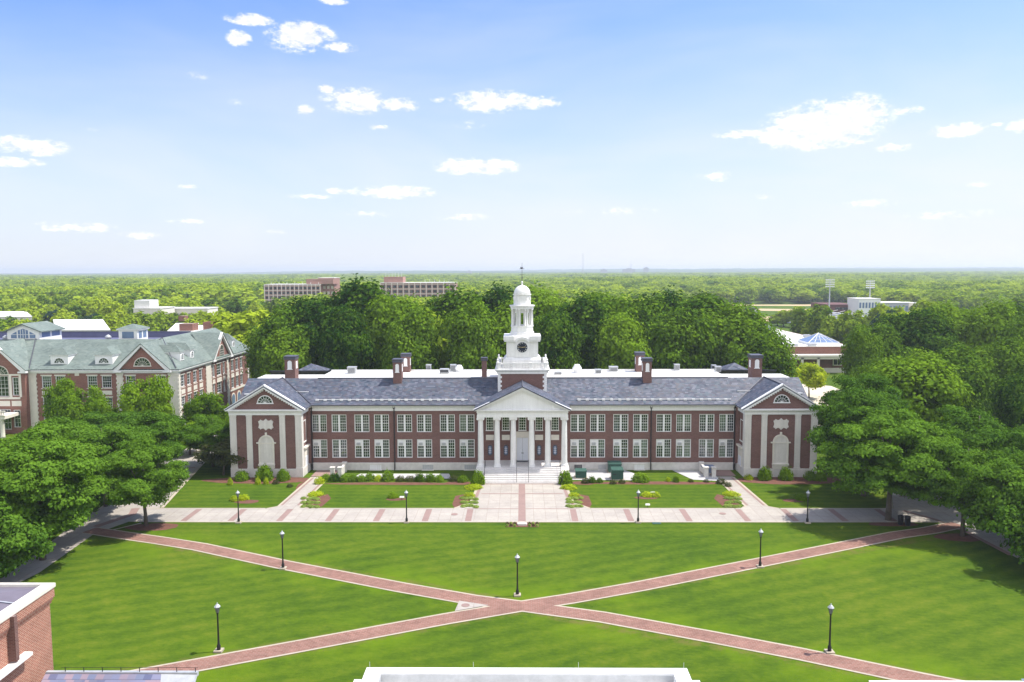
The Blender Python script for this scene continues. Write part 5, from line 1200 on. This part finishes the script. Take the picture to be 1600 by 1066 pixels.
for s, nm in ((-1, 'left'), (1, 'right')):
    t_ = empty('stone_stair_wall', (c0+s*26.7, 114, 0), 'pale stone balustrade of the %s side entrance steps' % nm, 'balustrade')
    m = MB()
    for x, y in ((0, 0), (s*1.1, 0), (0, 3)): m.box(x-.28, x+.28, y-.28, y+.28, 0, 1.35); m.box(x-.35, x+.35, y-.35, y+.35, 1.35, 1.5)
    m.prism_x([(.28, 0), (2.72, 0), (2.72, 1.25), (.28, 1.05)], -.16, .16); B(m, 'rail_wall', 'basement_stone', t_)
# class flower bed with pale stone at the head of the lawn
# ------------------------------------------------------------------ planting
def npmesh(name, V, Fq, mats, midx=None):
    me = bpy.data.meshes.new(name); n = len(Fq); me.vertices.add(len(V)); me.vertices.foreach_set('co', V.astype(np.float32).ravel())
    me.loops.add(n*4); me.loops.foreach_set('vertex_index', Fq.astype(np.int32).ravel()); me.polygons.add(n)
    me.polygons.foreach_set('loop_start', np.arange(0, n*4, 4, dtype=np.int32))
    if hasattr(me.polygons[0], 'loop_total'):
        try: me.polygons.foreach_set('loop_total', np.full(n, 4, dtype=np.int32))
        except Exception: pass
    for m_ in mats: me.materials.append(m_)
    me.update(calc_edges=True); return me
def quads(C, N, S, rs, asp=.7):
    n = len(C); A = rs.normal(size=(n, 3)); A -= (A*N).sum(1)[:, None]*N; A /= np.linalg.norm(A, axis=1)[:, None]+1e-9; Bv = np.cross(N, A)
    a = A*S[:, None]; b = Bv*(S*asp)[:, None]
    V = np.stack([C-a-b*.6, C+a*.5-b, C+a+b*.5, C-a*.4+b], 1).reshape(-1, 3)
    return V, np.arange(n*4).reshape(n, 4)
def crown_pts(rs, nc, R0, zb, zt, flat, style):
    """clump centres and radii inside a crown of radius R0 between heights zb and zt"""
    pts = []; ph = rs.uniform(0, 6.28, 6); cz = (zb+zt)/2; hz = (zt-zb)/2; tries = 0
    md = R0*1.75/math.sqrt(nc)
    while len(pts) < nc and tries < nc*60:
        tries += 1; d = rs.normal(size=3); d /= np.linalg.norm(d); r = rs.uniform(.25, 1)**.45
        a = math.atan2(d[1], d[0]); k = 1 + .13*math.sin(2*a+ph[0]) + .12*math.sin(3*a+ph[1]+2*d[2]) + .08*math.sin(5*a+ph[2]+3*d[2])
        x, y = d[0]*r*R0*k, d[1]*r*R0*k
        if style == 'spread':
            z = cz + d[2]*r*hz; rad = math.hypot(x, y)/R0
            if d[2] < 0: z = cz + d[2]*r*hz*.9
            z += -.18*hz*rad
        elif style == 'oval': z = cz + d[2]*r*hz*(1+.1*math.sin(3*a+ph[3]))
        else: z = cz + d[2]*r*hz*(1+.13*math.sin(2*a+ph[4]))
        p = np.array([x, y, z])
        if all(np.linalg.norm((p-q)*np.array([1, 1, 1.3])) > md*.55 for q in pts[-60:]): pts.append(p)
    return np.array(pts)
def make_tree(seed, kind, R0, H, zb, nc, nl, leaf, cr, flat, style, leafm, trunk_r=.3, limbs=9):
    rs = np.random.RandomState(seed)
    P_ = crown_pts(rs, nc, R0-cr*.5, zb+cr*flat*.5, H-cr*flat*.6, flat, style)
    cz = (zb+H)/2; C = []; N = []; S = []
    for p in P_:
        c_r = cr*rs.uniform(.65, 1.3); n = int(nl*(c_r/cr)**2)
        d = rs.normal(size=(n, 3)); d /= np.linalg.norm(d, axis=1)[:, None]; r = rs.uniform(0, 1, n)**.30
        # uneven tufts rather than clean balls
        lump = 1 + .28*np.sin(d[:, 0]*4+rs.uniform(0, 6)) * np.sin(d[:, 1]*4+rs.uniform(0, 6)) + .18*rs.normal(size=n)
        q = d*(r*lump)[:, None]*c_r; q[:, 2] = q[:, 2]*flat; 
        out = np.array([p[0], p[1], (p[2]-cz)*.8]); out = out/(np.linalg.norm(out)+1e-6)
        q += p; q[:, 2] -= .05*np.hypot(q[:, 0]-p[0], q[:, 1]-p[1])**2/cr
        keep = q[:, 2] > max(.3, zb*.6); q = q[keep]; dd = d[keep]; n = len(q)
        nn = dd*.95 + out*.2 + np.array([0, 0, .5]) + rs.normal(size=(n, 3))*.42; nn /= np.linalg.norm(nn, axis=1)[:, None]
        C.append(q); N.append(nn); S.append(leaf*rs.uniform(.55, 1.25, n))
    C = np.concatenate(C); N = np.concatenate(N); S = np.concatenate(S)
    V, Fq = quads(C, N, S, rs); crown = npmesh('crown', V, Fq, [MAT[leafm]])
    # trunk and limbs
    m = MB(); th = zb + (H-zb)*.25; sw = rs.uniform(-.25, .25, 4)
    tp = [(0, 0, -.1), (sw[0]*.3, sw[1]*.3, th*.35), (sw[0], sw[1], th*.7), (sw[2], sw[3], th)]
    m.tube(tp, [trunk_r*1.35, trunk_r, trunk_r*.85, trunk_r*.7], 8)
    m.tube([tp[-1], (sw[2]*1.5, sw[3]*1.5, H*.86)], [trunk_r*.7, .04], 6)
    idx = rs.permutation(len(P_))[:limbs]
    for i in idx:
        e = P_[i]; b0 = Vector((sw[0]+(sw[2]-sw[0])*.5, sw[1]+(sw[3]-sw[1])*.5, th*rs.uniform(.62, .98))); e = Vector(e)
        mid = b0.lerp(e, .5) + Vector((0, 0, .06*(e-b0).length)); m.tube([b0, mid, e], [trunk_r*.45, trunk_r*.28, .03], 5)
    trunk = m.mesh('trunk', 'bark', (0, 0, 0), True)
    return crown, trunk, R0, H
PR = {}
PR['locust'] = [make_tree(s, 'locust', 7.4, 13.4, 3.4, 120, 470, .155, 1.40, .40, 'spread', 'leaf_locust', .26, 14) for s in (11, 12, 13)]
PR['low'] = [make_tree(s, 'low', 6.0, 8.5, 1.0, 90, 300, .19, 1.35, .55, 'spread', 'leaf_locust', .2, 8) for s in (17, 18)]
PR['oak'] = [make_tree(s, 'oak', 8.0, 22, 3.5, 66, 420, .33, 3.0, .75, 'round', 'leaf_oak', .42, 10) for s in (21, 22, 23, 24)]
PR['maple'] = [make_tree(s, 'maple', 4.6, 10.5, 2.2, 60, 260, .20, 1.25, .85, 'oval', 'leaf_maple', .2, 8) for s in (31, 32)]
PR['bright'] = [make_tree(35, 'bright', 3.4, 6.2, 1.8, 32, 200, .18, .95, .7, 'oval', 'leaf_bright', .12, 6)]
PR['plum'] = [make_tree(36, 'plum', 2.8, 5.0, 1.2, 28, 220, .13, .85, .6, 'spread', 'leaf_plum', .11, 6)]
PR['wood'] = [make_tree(s, 'wood', 6.0, 17, 2.5, 44, 85, .62, 2.0, .8, 'round', 'leaf_wood', .3, 4) for s in (41, 42, 43, 44)]
PR['far'] = [make_tree(s, 'far', 7.5, 17, 2.5, 22, 60, .85, 3.1, .8, 'round', 'leaf_wood', .3, 1) for s in (51, 52, 53, 54)]
PR['pine'] = [make_tree(61, 'pine', 3.6, 17, 1.5, 46, 70, .5, 1.4, .6, 'oval', 'leaf_pine', .25, 3)]
rt = random.Random(99); SITES = []
def tree(kind, x, y, H, R0, label, group=None, name=None, cat='tree', variant=None, rz=None):
    v = PR[kind]; cr, tr, r0, h0 = v[variant if variant is not None else rt.randrange(len(v))]
    nm = name or {'locust': 'locust_tree', 'low': 'locust_tree', 'oak': 'oak_tree', 'maple': 'maple_tree', 'bright': 'ornamental_tree', 'plum': 'ornamental_tree', 'wood': 'broadleaf_tree', 'pine': 'pine_tree'}[kind]
    t_ = empty(nm, (x, y, 0), label, cat, group, rt.uniform(0, 6.28) if rz is None else rz); t_.scale = (R0/r0, R0/r0, H/h0)
    link('trunk', tr, t_); link('crown', cr, t_); SITES.append((x, y, R0)); return t_
# near trees
tree('locust', 43.98, 93.9, 13.6, 8.2, 'spreading tree at the right end of the walk, beside the litter bins', variant=0, rz=.4)
tree('locust', 45.4, 104.2, 14.6, 7.2, 'spreading tree close to the right pedimented wing', variant=1, rz=2.0)
tree('locust', 49.6, 88.0, 11.8, 6.0, 'spreading tree in a round mulch ring right of the brick path end', variant=2, rz=1.0)
tree('low', 52.4, 76.5, 8.8, 5.8, 'low drooping tree at the right edge over the lawn', variant=0, rz=3.0)
tree('low', -51.5, 74.5, 8.0, 5.4, 'low drooping tree at the lower left edge beyond the pink brick wall', variant=0)
tree('low', -52.0, 84.5, 8.6, 4.6, 'low drooping tree between the big left tree and the walk end', variant=1)
tree('low', 53.8, 83.5, 9.0, 5.6, 'low drooping tree at the right edge between two spreading trees', variant=1)
tree('locust', 60.5, 73, 13.5, 8.0, 'spreading tree outside the lower right edge of the lawn', variant=1, rz=2.2)
tree('locust', 57.5, 86.0, 11.0, 6.0, 'spreading tree at the right edge above the low drooping one', variant=1, rz=5.0)
tree('locust', 57.5, 100, 13.5, 7.0, 'broad tree beyond the right plaza, at the right edge', variant=2, rz=.1)
tree('locust', 50.5, 116, 15.5, 7.5, 'tree behind the right wing, over the plaza path', variant=0, rz=4.1)
tree('oak', 60, 121, 17.5, 7.5, 'dense tree at the right edge behind the plaza', variant=1, rz=.8)
tree('locust', 44.6-90+.8, 91.7, 10.6, 5.4, 'spreading tree with bare trunk at the left end of the walk', variant=1, rz=1.2)
tree('locust', -50.2, 80.5, 13.2, 7.6, 'big spreading tree shading the lawn at the left edge', variant=0, rz=5.5)
tree('locust', -55.5, 73, 11.0, 6.5, 'tree at the lower left corner beyond the pink brick wall', variant=2, rz=2.2)
tree('locust', -56.5, 90, 12.4, 7.3, 'spreading tree at the left edge behind the biggest one', variant=1, rz=.3)
tree('locust', -53.5, 99.5, 11.8, 6.6, 'second spreading tree behind the one at the walk end', variant=2, rz=3.3)
tree('locust', -61, 103, 11.0, 7.0, 'spreading tree at the far left below the brick building', variant=0, rz=1.8)
tree('locust', -52.5, 111, 10.6, 6.0, 'spreading tree along the left path in front of the brick building', variant=1, rz=4.5)
tree('locust', -47.8, 120.5, 8.8, 4.6, 'spreading tree left of the left pedimented wing', variant=2, rz=.9)
tree('locust', -62, 117, 9.6, 6.6, 'spreading tree below the round leafy pair by the brick building', variant=0, rz=2.9)
for px, yt, D, R_, lb in ((230, 578, 133, 4.1, 'tallest round leafy tree, before the front gable of the brick building'), (128, 597, 134, 3.9, 'round leafy tree before the windows between the two gables of the brick building'), (97, 594, 137, 3.4, 'leafy tree left of its rounder neighbour before the brick building'), (322, 606, 138, 4.2, 'round tree at the right corner of the brick building'), (160, 628, 130, 2.6, 'small leafy tree between the two tall round ones before the brick building')):
    x, zt = P(px, yt, D); tree('maple', x, D, zt, R_, lb)
tree('maple', -54.5, 128, 6.4, 3.6, 'small tree beside the left diagonal path', variant=0)
tree('plum', -44.2, 115.2, 5.6, 3.4, 'small purplish tree against the side of the left wing', name='ornamental_tree')
tree('bright', 67.5, 186, 8.4, 4.3, 'bright yellow green small tree on the pale plaza behind the right wing')
tree('bright', 56.5, 173, 10.4, 4.6, 'bright yellow green tree right behind the right wing chimney')
tree('maple', 50, 150, 6.6, 3.4, 'small round tree behind the roof of the right wing', variant=1)
# belt of tall trees behind the hall: sighted top, width, distance
belt = [(362,486,60,222,'w'),(418,503,56,170,'o'),(398,486,70,208,'w'),(442,508,60,162,'o'),(452,478,80,168,'o'),(488,458,95,172,'o'),(535,470,70,160,'o'),(562,433,110,178,'o'),(610,452,80,166,'o'),(640,478,70,160,'o'),(668,480,60,168,'w'),(700,447,100,176,'o'),(735,470,70,160,'o'),(765,444,90,180,'o'),
        (800,470,80,165,'o'),(845,447,95,182,'o'),(868,480,70,160,'o'),(905,458,90,172,'o'),(942,450,95,180,'o'),(970,485,70,160,'o'),(1000,462,85,170,'o'),(1040,455,95,176,'o'),(1062,480,80,162,'o'),(1100,452,105,178,'o'),(1140,472,90,168,'o'),(1172,492,80,164,'o'),(1195,515,60,158,'o')]
ords = ['first', 'second', 'third', 'fourth', 'fifth', 'sixth', 'seventh', 'eighth', 'ninth', 'tenth', 'eleventh', 'twelfth', 'thirteenth', 'fourteenth', 'fifteenth', 'sixteenth']
lft = sorted([b for b in belt if b[0] < 805], key=lambda b: -b[0]); rgt = sorted([b for b in belt if b[0] >= 805], key=lambda b: b[0])
for side, lst in (('left', lft), ('right', rgt)):
    for i, (px, yt, wpx, D, k) in enumerate(lst):
        x, zt = P(px, yt, D); R0 = max(wpx/2*D/1244*1.4, 6.0)
        tree('oak' if k == 'o' else 'wood', x, D, zt+.4, R0, 'tall tree behind the hall, %s to the %s of the clock tower' % (ords[i], side), 'tall trees behind the hall')
# second belt on the right side and edges
R2 = [(1352,512,56,160),(1350,575,50,132),(1372,505,80,165),(1405,490,85,178),(1445,482,95,172),(1490,474,95,180),(1535,470,95,172),(1580,476,95,178),(1610,500,80,160),(1500,545,90,140),(1440,552,85,138),(1560,530,90,145),(1395,560,80,132),(1600,590,70,120)]
for i, (px, yt, wpx, D) in enumerate(sorted(R2)):
    x, zt = P(px, yt-7, D); tree('oak', x, D, zt, wpx/2*D/1244*1.15, 'big dark tree right of the red brick student building, %s from the left' % ords[i], 'big dark trees at the right')
for px, yt, D in ((200, 490, 300), (214, 487, 318), (229, 489, 312), (243, 488, 322), (256, 486, 330), (272, 488, 332), (287, 487, 330), (302, 488, 334), (318, 486, 338), (12, 494, 285), (30, 499, 280), (48, 497, 285), (-6, 497, 280), (300, 496, 268), (335, 497, 262), (150, 492, 290), (172, 488, 292),
        (405, 482, 440), (390, 484, 430), (425, 480, 430), (452, 478, 440), (1430, 484, 425), (1400, 488, 420), (1462, 483, 430), (1378, 486, 372), (1396, 484, 376)):
    x, zt = P(px, yt, D); tree('wood', x, D, zt, 5.4, 'leafy tree screening the pale low buildings behind the dormers' if px < 800 else 'leafy tree in front of the press box and stand', 'trees before the pale low buildings' if px < 800 else 'trees before the press box')
# individual trees of the middle distance
FOOT = [(86, 152, 318, 460), (-130, -56, 140, 196), (-50, 50, 108, 150), (52, 104, 222, 322), (50, 82, 148, 216), (118, 262, 452, 700), (140, 196, 376, 480), (-170, -30, 498, 530), (-150, -112, 230, 268), (-165, -128, 326, 348), (-150, -108, 338, 362), (-104, -76, 210, 240), (-215, -165, 290, 325), (180, 280, 440, 496), (-200, -140, 455, 495)]
def free(x, y, r):
    if any(a-r < x < b+r and c-r*.6 < y < d+r*.6 for a, b, c, d in FOOT): return False
    return True
def px_of(x, y, z): # pixel column, for choosing what the picture can show
    d = y*math.cos(PITCH)+(HC-z)*math.sin(PITCH); return 815 + x*F/d
rw = random.Random(7); count = {'left': 0, 'right': 0}
for side, (pa, pb_), y0, y1, nmax in (('left', (-30, 440), 196, 430, 118), ('right', (1190, 1630), 185, 470, 92)):
    n = 0; tries = 0
    while n < nmax and tries < 9000:
        tries += 1; y = y0 + (y1-y0)*(rw.random()**1.05); px = rw.uniform(pa, pb_); x = (px-815)*y/F
        Rr = rw.uniform(4.4, 6.8)
        if not free(x, y, Rr*.8): continue
        if any((x-a)**2+(y-b_)**2 < ((Rr+c)*.68)**2 for a, b_, c in SITES): continue
        H = rw.uniform(12, 17.5) if side == 'left' else rw.uniform(12, 18)
        # trees close to low roofs stay low
        if any(a-14 < x < b_+14 and c-60 < y < c for a, b_, c, d in FOOT[3:]): H = min(H, 9.5) * (.75 if side == 'left' else .62); Rr = min(Rr, 4.5)
        pine = rw.random() < .07
        tree('pine' if pine else 'wood', x, y, H*1.05, Rr*(.7 if pine else 1), ('dark narrow tree' if pine else 'rounded leafy tree') + (' in the woods beyond the dormered brick building, left' if side == 'left' else ' in the woods beyond the student building, right'), ('dark narrow' if pine else 'leafy') + ' trees of the %s woods' % side)
        n += 1
for px, yt, D in ((1225, 484, 420), (1245, 478, 415), (1266, 482, 410), (1215, 490, 430), (1276, 486, 405)):
    x, zt = P(px, yt, D); tree('wood', x, D, zt, 5.2, 'tree in the clump between the ball field and the floodlight mast', 'clump by the ball field')
# far woodland: one mass
pts = []
def scatter(y0, y1, sp):
    y = y0
    while y < y1:
        hw = y*.70+20; x = -hw
        while x < hw:
            xx, yy = x+rw.uniform(-.42, .42)*sp, y+rw.uniform(-.42, .42)*sp
            if y < 480:
                p_ = px_of(xx, yy, 10)
                ok = (p_ < 445 and yy > 420) or (445 <= p_ <= 1195 and yy > 215) or (p_ > 1195 and yy > 465)
                if not ok: x += sp; continue
            if free(xx, yy, 5): pts.append((xx, yy))
            x += sp
        y += sp
scatter(215, 700, 12.5); scatter(700, 1500, 14.5); scatter(1500, 2600, 21); scatter(2600, 4200, 34)
pts = np.array(pts); npt = len(pts)
print('woodland points', npt)
V = np.zeros((npt, 3)); V[:, :2] = pts; rs = np.random.RandomState(3)
me = bpy.data.meshes.new('woodland'); me.vertices.add(npt); me.vertices.foreach_set('co', V.astype(np.float32).ravel())
dist = V[:, 1]; sc_ = rs.uniform(.65, 1.35, npt)*np.where(dist > 2600, 1.8, np.where(dist > 1500, 1.35, 1.12))
swell = .92 + .2*np.sin(V[:, 0]/130.0)*np.sin(V[:, 1]/170.0+1)
for nm, ar in (('sxy', sc_*rs.uniform(.9, 1.25, npt)), ('sz', (.55+.45*np.minimum(sc_, 1.3))*swell*np.where(dist < 500, .85, 1)), ('rot', rs.uniform(0, 6.28, npt)), ('pick', rs.randint(0, 4, npt).astype(float))):
    at = me.attributes.new(nm, 'FLOAT', 'POINT'); at.data.foreach_set('value', ar.astype(np.float32))
wood = bpy.data.objects.new('far_woodland', me); COL.objects.link(wood)
tag(wood, 'wide green woodland stretching to the horizon', 'woodland', None, 'stuff')
hid = []
for i, (cr, tr, r0, h0) in enumerate(PR['far']):
    o = bpy.data.objects.new('woodland_crown', cr); hid.append(o)
gn = bpy.data.node_groups.new('woodland', 'GeometryNodeTree')
gn.interface.new_socket('Geometry', in_out='INPUT', socket_type='NodeSocketGeometry'); gn.interface.new_socket('Geometry', in_out='OUTPUT', socket_type='NodeSocketGeometry')
gi = gn.nodes.new('NodeGroupInput'); go = gn.nodes.new('NodeGroupOutput'); jn = gn.nodes.new('GeometryNodeJoinGeometry')
def attr(nm):
    a = gn.nodes.new('GeometryNodeInputNamedAttribute'); a.data_type = 'FLOAT'; a.inputs['Name'].default_value = nm; return a.outputs['Attribute']
cs = gn.nodes.new('ShaderNodeCombineXYZ'); sxy = attr('sxy'); gn.links.new(sxy, cs.inputs[0]); gn.links.new(sxy, cs.inputs[1]); gn.links.new(attr('sz'), cs.inputs[2])
cr_ = gn.nodes.new('ShaderNodeCombineXYZ'); gn.links.new(attr('rot'), cr_.inputs[2]); pk = attr('pick')
for i, o in enumerate(hid):
    oi = gn.nodes.new('GeometryNodeObjectInfo'); oi.inputs['Object'].default_value = o
    cmpn = gn.nodes.new('FunctionNodeCompare'); cmpn.data_type = 'FLOAT'; cmpn.operation = 'EQUAL'; gn.links.new(pk, cmpn.inputs[0]); cmpn.inputs[1].default_value = float(i)
    ip = gn.nodes.new('GeometryNodeInstanceOnPoints'); gn.links.new(gi.outputs[0], ip.inputs['Points']); gn.links.new(cmpn.outputs[0], ip.inputs['Selection'])
    gn.links.new(oi.outputs['Geometry'], ip.inputs['Instance']); gn.links.new(cr_.outputs[0], ip.inputs['Rotation']); gn.links.new(cs.outputs[0], ip.inputs['Scale']); gn.links.new(ip.outputs[0], jn.inputs[0])
gn.links.new(jn.outputs[0], go.inputs[0])
md = wood.modifiers.new('woodland', 'NODES'); md.node_group = gn
# hills to the horizon
def hills():
    rs = np.random.RandomState(8); xs = np.linspace(-7600, 7600, 260); ys = np.concatenate([np.linspace(4000, 6000, 26), np.linspace(6100, 9300, 26)])
    Xg, Yg = np.meshgrid(xs, ys)
    z = np.zeros_like(Xg)
    for i in range(14):
        fx, fy, ph = rs.uniform(.0006, .004), rs.uniform(.0008, .004), rs.uniform(0, 6.28); z += np.sin(Xg*fx+Yg*fy+ph)/(1+i*.15)
    z = z/ z.std()*5.0; rise = np.clip((Yg-4000)/3000, 0, 1)
    base = 12 + rise*(9 + 14*np.clip((Xg+500)/4500, -.6, 1)); z = base + z*rise*1.5 + rs.uniform(-1.6, 1.6, Xg.shape)*2.2
    z[0, :] = 2; n, m_ = Xg.shape
    V = np.stack([Xg, Yg, z], -1).reshape(-1, 3); I = np.arange(n*m_).reshape(n, m_)
    Fq = np.stack([I[:-1, :-1], I[:-1, 1:], I[1:, 1:], I[1:, :-1]], -1).reshape(-1, 4)
    me = npmesh('hills', V, Fq, [MAT['far_forest']]); o = bpy.data.objects.new('hills', me); COL.objects.link(o); tag(o, kind='structure')
hills()

# shrubs
def shrub_mesh(seed, rx, rz_, nl, leaf, leafm, low=.0):
    rs = np.random.RandomState(seed); d = rs.normal(size=(nl, 3)); d /= np.linalg.norm(d, axis=1)[:, None]; d[:, 2] = np.abs(d[:, 2])*1.0 - low
    a = np.arctan2(d[:, 1], d[:, 0]); r = rs.uniform(.1, 1, nl)**.33*(1+.08*np.sin(3*a+rs.uniform(0, 6))+.07*np.sin(5*a+4*d[:, 2])+.05*rs.normal(size=nl))
    C = d*r[:, None]*np.array([rx, rx, rz_*2*.5]); C[:, 2] = np.abs(C[:, 2]) + .05
    N = d + rs.normal(size=(nl, 3))*.5 + np.array([0, 0, .3]); N /= np.linalg.norm(N, axis=1)[:, None]
    V, Fq = quads(C, N, leaf*rs.uniform(.6, 1.3, nl), rs); return npmesh('shrub', V, Fq, [MAT[leafm]])
SH = {'round': [shrub_mesh(71+i, 1.0, 1.0, 1500, .085, 'leaf_maple') for i in range(2)], 'dark': [shrub_mesh(75+i, 1.0, 1.0, 1100, .085, 'leaf_oak') for i in range(2)], 'lime': [shrub_mesh(78, 1.0, 1.0, 900, .10, 'leaf_lime')], 'bright': [shrub_mesh(79, 1.0, 1.0, 900, .08, 'leaf_bright')], 'plum': [shrub_mesh(80, 1.0, 1.0, 600, .08, 'leaf_plum')]}
def shrub(px, py, w_, h_, kind, label, group=None, name='shrub', dz=0):
    x, y = G(px, py); me = SH[kind][rt.randrange(len(SH[kind]))]
    o = bpy.data.objects.new(name, me); COL.objects.link(o); o.location = (x, y+w_*.25, 0); o.scale = (w_/2, w_/2, h_); o.rotation_euler = (0, 0, rt.uniform(0, 6.28)); tag(o, label, 'shrub', group); return o
shrub(376, 752, 2.1, 1.35, 'round', 'dark green bush at left corner of the left wing'); shrub(411, 752, 2.6, 2.1, 'round', 'big round bush below the niche of the left wing'); shrub(441, 752, 2.0, 1.6, 'round', 'round bush right of the biggest one at the left wing')
shrub(359, 758, .8, 1.0, 'bright', 'small yellow green bush at the left end of the left mulch bed'); shrub(402, 757, .85, .95, 'bright', 'left of two small cone bushes before the big round bush'); shrub(415, 757, .8, .9, 'bright', 'right of two small cone bushes before the big round bush')
shrub(430, 757, 1.1, .6, 'plum', 'low brownish plant beside the small cone bushes'); shrub(452, 762, 1.0, .5, 'plum', 'low brownish plant near the left side path')
shrub(1196, 751, 2.0, 1.85, 'round', 'left of two clipped round bushes before the right wing'); shrub(1229.5, 751, 2.1, 1.8, 'round', 'right of two clipped round bushes before the right wing'); shrub(1268, 751, 1.9, 1.3, 'dark', 'dark bush in tree shade by the right wing'); shrub(1284, 752, 1.9, 1.2, 'dark', 'dark bush at the right corner of the right wing'); shrub(1171, 750, 1.5, .7, 'bright', 'low loose plant at the left corner of the right wing')
shrub(747, 758, 2.0, 1.9, 'round', 'round green bush at the left foot of the portico steps'); shrub(884, 758, 2.0, 1.9, 'round', 'round green bush at the right foot of the portico steps')
shrub(740, 765, 2.6, .5, 'bright', 'low bright groundcover bush below the left step bush'); shrub(889, 765, 2.4, .5, 'bright', 'low bright groundcover bush below the right step bush')
for i, (px, py, w_, h_, k) in enumerate([(498, 757, 1.6, 1.0, 'bright'), (508, 752, 1.5, .95, 'round'), (522, 753, 1.7, 1.1, 'dark'), (537, 753, 1.5, 1.0, 'dark'), (551, 753, 1.5, .95, 'dark'), (564, 753, 1.5, .9, 'dark'), (577, 752, 1.6, 1.1, 'dark'), (590, 752, 1.3, .9, 'bright'), (605, 752, 1.9, 1.45, 'dark'),
        (625, 753, 1.6, .8, 'plum'), (640, 753, 1.6, .8, 'plum'), (655, 753, 1.7, 1.1, 'dark'), (672, 753, 1.7, 1.1, 'dark'), (686, 753, 1.5, .9, 'dark'), (708, 753, 1.6, .9, 'plum'), (722, 754, 1.6, .9, 'dark')]):
    shrub(px, py, w_, h_, k, '%s low shrub from the left in the row before the left windows' % ords[i], 'shrub row before the left windows')
for i, (px, py, w_, h_, k) in enumerate([(915, 756, 1.3, .8, 'plum'), (925, 755, 1.2, .9, 'dark'), (937, 755, 1.0, .7, 'dark'), (958, 757, 1.1, .6, 'plum'), (972, 756, 1.1, .6, 'plum'), (1002, 754, 2.6, 1.2, 'dark'), (1044, 753, .8, .6, 'bright'), (1057, 754, 1.0, .9, 'dark'), (1080, 754, .9, .45, 'plum'), (1104, 754, .9, .4, 'plum'), (1128, 757, 1.6, .8, 'plum'), (1138, 761, 1.2, .6, 'plum')]):
    shrub(px, py, w_, h_, k, '%s low shrub from the left in the bed before the right windows' % ords[i], 'shrubs before the right windows')
for px, py, w_, h_, k, lb in [(367, 783, 1.7, .6, 'bright', 'left plant of the island bed behind the left lamp'), (379, 782, 1.6, .65, 'bright', 'right plant of the island bed behind the left lamp'), (613, 779, 1.5, .7, 'round', 'plant of the small island bed on the left middle lawn'),
        (1012, 777, 1.6, .6, 'bright', 'left plant of the island bed on the right middle lawn'), (1024, 777, 1.6, .6, 'bright', 'right plant of the island bed on the right middle lawn'), (1253, 782, 1.7, .7, 'round', 'plant of the island bed behind the right lamp'),
        (491, 776, 2.2, .55, 'bright', 'bright green plants at back of the left path corner bed'), (1144, 776, 2.4, .55, 'bright', 'bright green plants at back of the right path corner bed'), (734, 777, 1.6, .5, 'bright', 'bright green plants at back of the left forecourt corner bed'), (897, 777, 1.6, .5, 'bright', 'bright green plants at back of the right forecourt corner bed')]:
    shrub(px, py, w_, h_, k, lb)
hosta = []
beds = {'left path corner': (485, 787), 'left forecourt corner': (733, 787), 'right forecourt corner': (897, 787), 'right path corner': (1146, 787)}
for nm, (px, py) in beds.items():
    cnt = 0
    for dy in (-6, 0, 6):
        for k in range(4):
            qx = px + (k-1.5)*6.6 + rt.uniform(-1.5, 1.5); qy = py + dy + rt.uniform(-1, 1)
            shrub(qx, qy, .85, .32, 'lime', 'pale lime hosta in the %s bed' % nm, 'hostas of the %s bed' % nm, 'hosta')
for px, py, lb in ((1012, 793, 'small pale plaque on a stake at the edge of the right middle lawn'), (1020, 774, 'small pale floodlight fitting in the right island bed'), (628, 781, 'small pale floodlight fitting in the left island bed')):
    x, y = G(px, py); t_ = empty('garden_fitting', (x, y, 0), lb, 'garden fitting')
    B(MB().box(-.03, .03, -.03, .03, 0, .3), 'stake', 'dark_metal', t_); B(MB().frus(-.3, .3, -.1, .1, .3, -.27, .27, .0, .12, .46), 'head', 'membrane_white', t_)
x, y = G(1026, 818); tag(MB().box(x-.5, x+.5, y-.3, y+.3, 0, .06).build('valve_cover', 'utility_green'), 'flat green valve cover in the lawn right of the forecourt', 'valve cover')
# small boundary bed with pale stone at the head of the lawn
s = MB(); s.add([(-1.9, 91.2, .02), (2.0, 91.2, .02), (2.0, 92.9, .02), (-1.9, 92.9, .02)], [(0,1,2,3)]); struct(s, 'mulch_bed', 'mulch')
st = MB(); st.prism_z([(-.45, 91.75), (.5, 91.75), (.62, 92.1), (.3, 92.5), (-.3, 92.5), (-.6, 92.1)], .02, .22); tag(st.build('boulder', 'limestone'), 'flat pale stone in the small flower bed at the head of the lawn', 'stone')
for i in range(9):
    for j in range(2):
        if 3 <= i <= 5: continue
        q = bpy.data.objects.new('bedding_plant', SH['plum' if (i+j) % 2 else 'lime'][0]); COL.objects.link(q); q.location = (-1.75+i*.44, 91.5+j*.8, 0); q.scale = (.2, .2, .3); tag(q, 'small bedding plant in the flower bed at the head of the lawn', 'plant', 'bedding plants at the head of the lawn')

# ------------------------------------------------------------------ haze
hz = MB(); hz.box(-9400, 9400, -300, 9450, -1.0, 62); ho = hz.build('haze', 'white_paint'); tag(ho, 'thin bluish summer haze over the whole place', 'haze', None, 'stuff')
hm = bpy.data.materials.new('haze'); hm.use_nodes = True; t = NT(hm.node_tree); t.n.clear()
out = t.new('ShaderNodeOutputMaterial'); pv = t.new('ShaderNodeVolumePrincipled'); pv.inputs['Color'].default_value = (.86, .93, 1.0, 1); pv.inputs['Density'].default_value = 0.00018; pv.inputs['Anisotropy'].default_value = .2
t.link(pv.outputs[0], out.inputs['Volume']); ho.data.materials.clear(); ho.data.materials.append(hm)
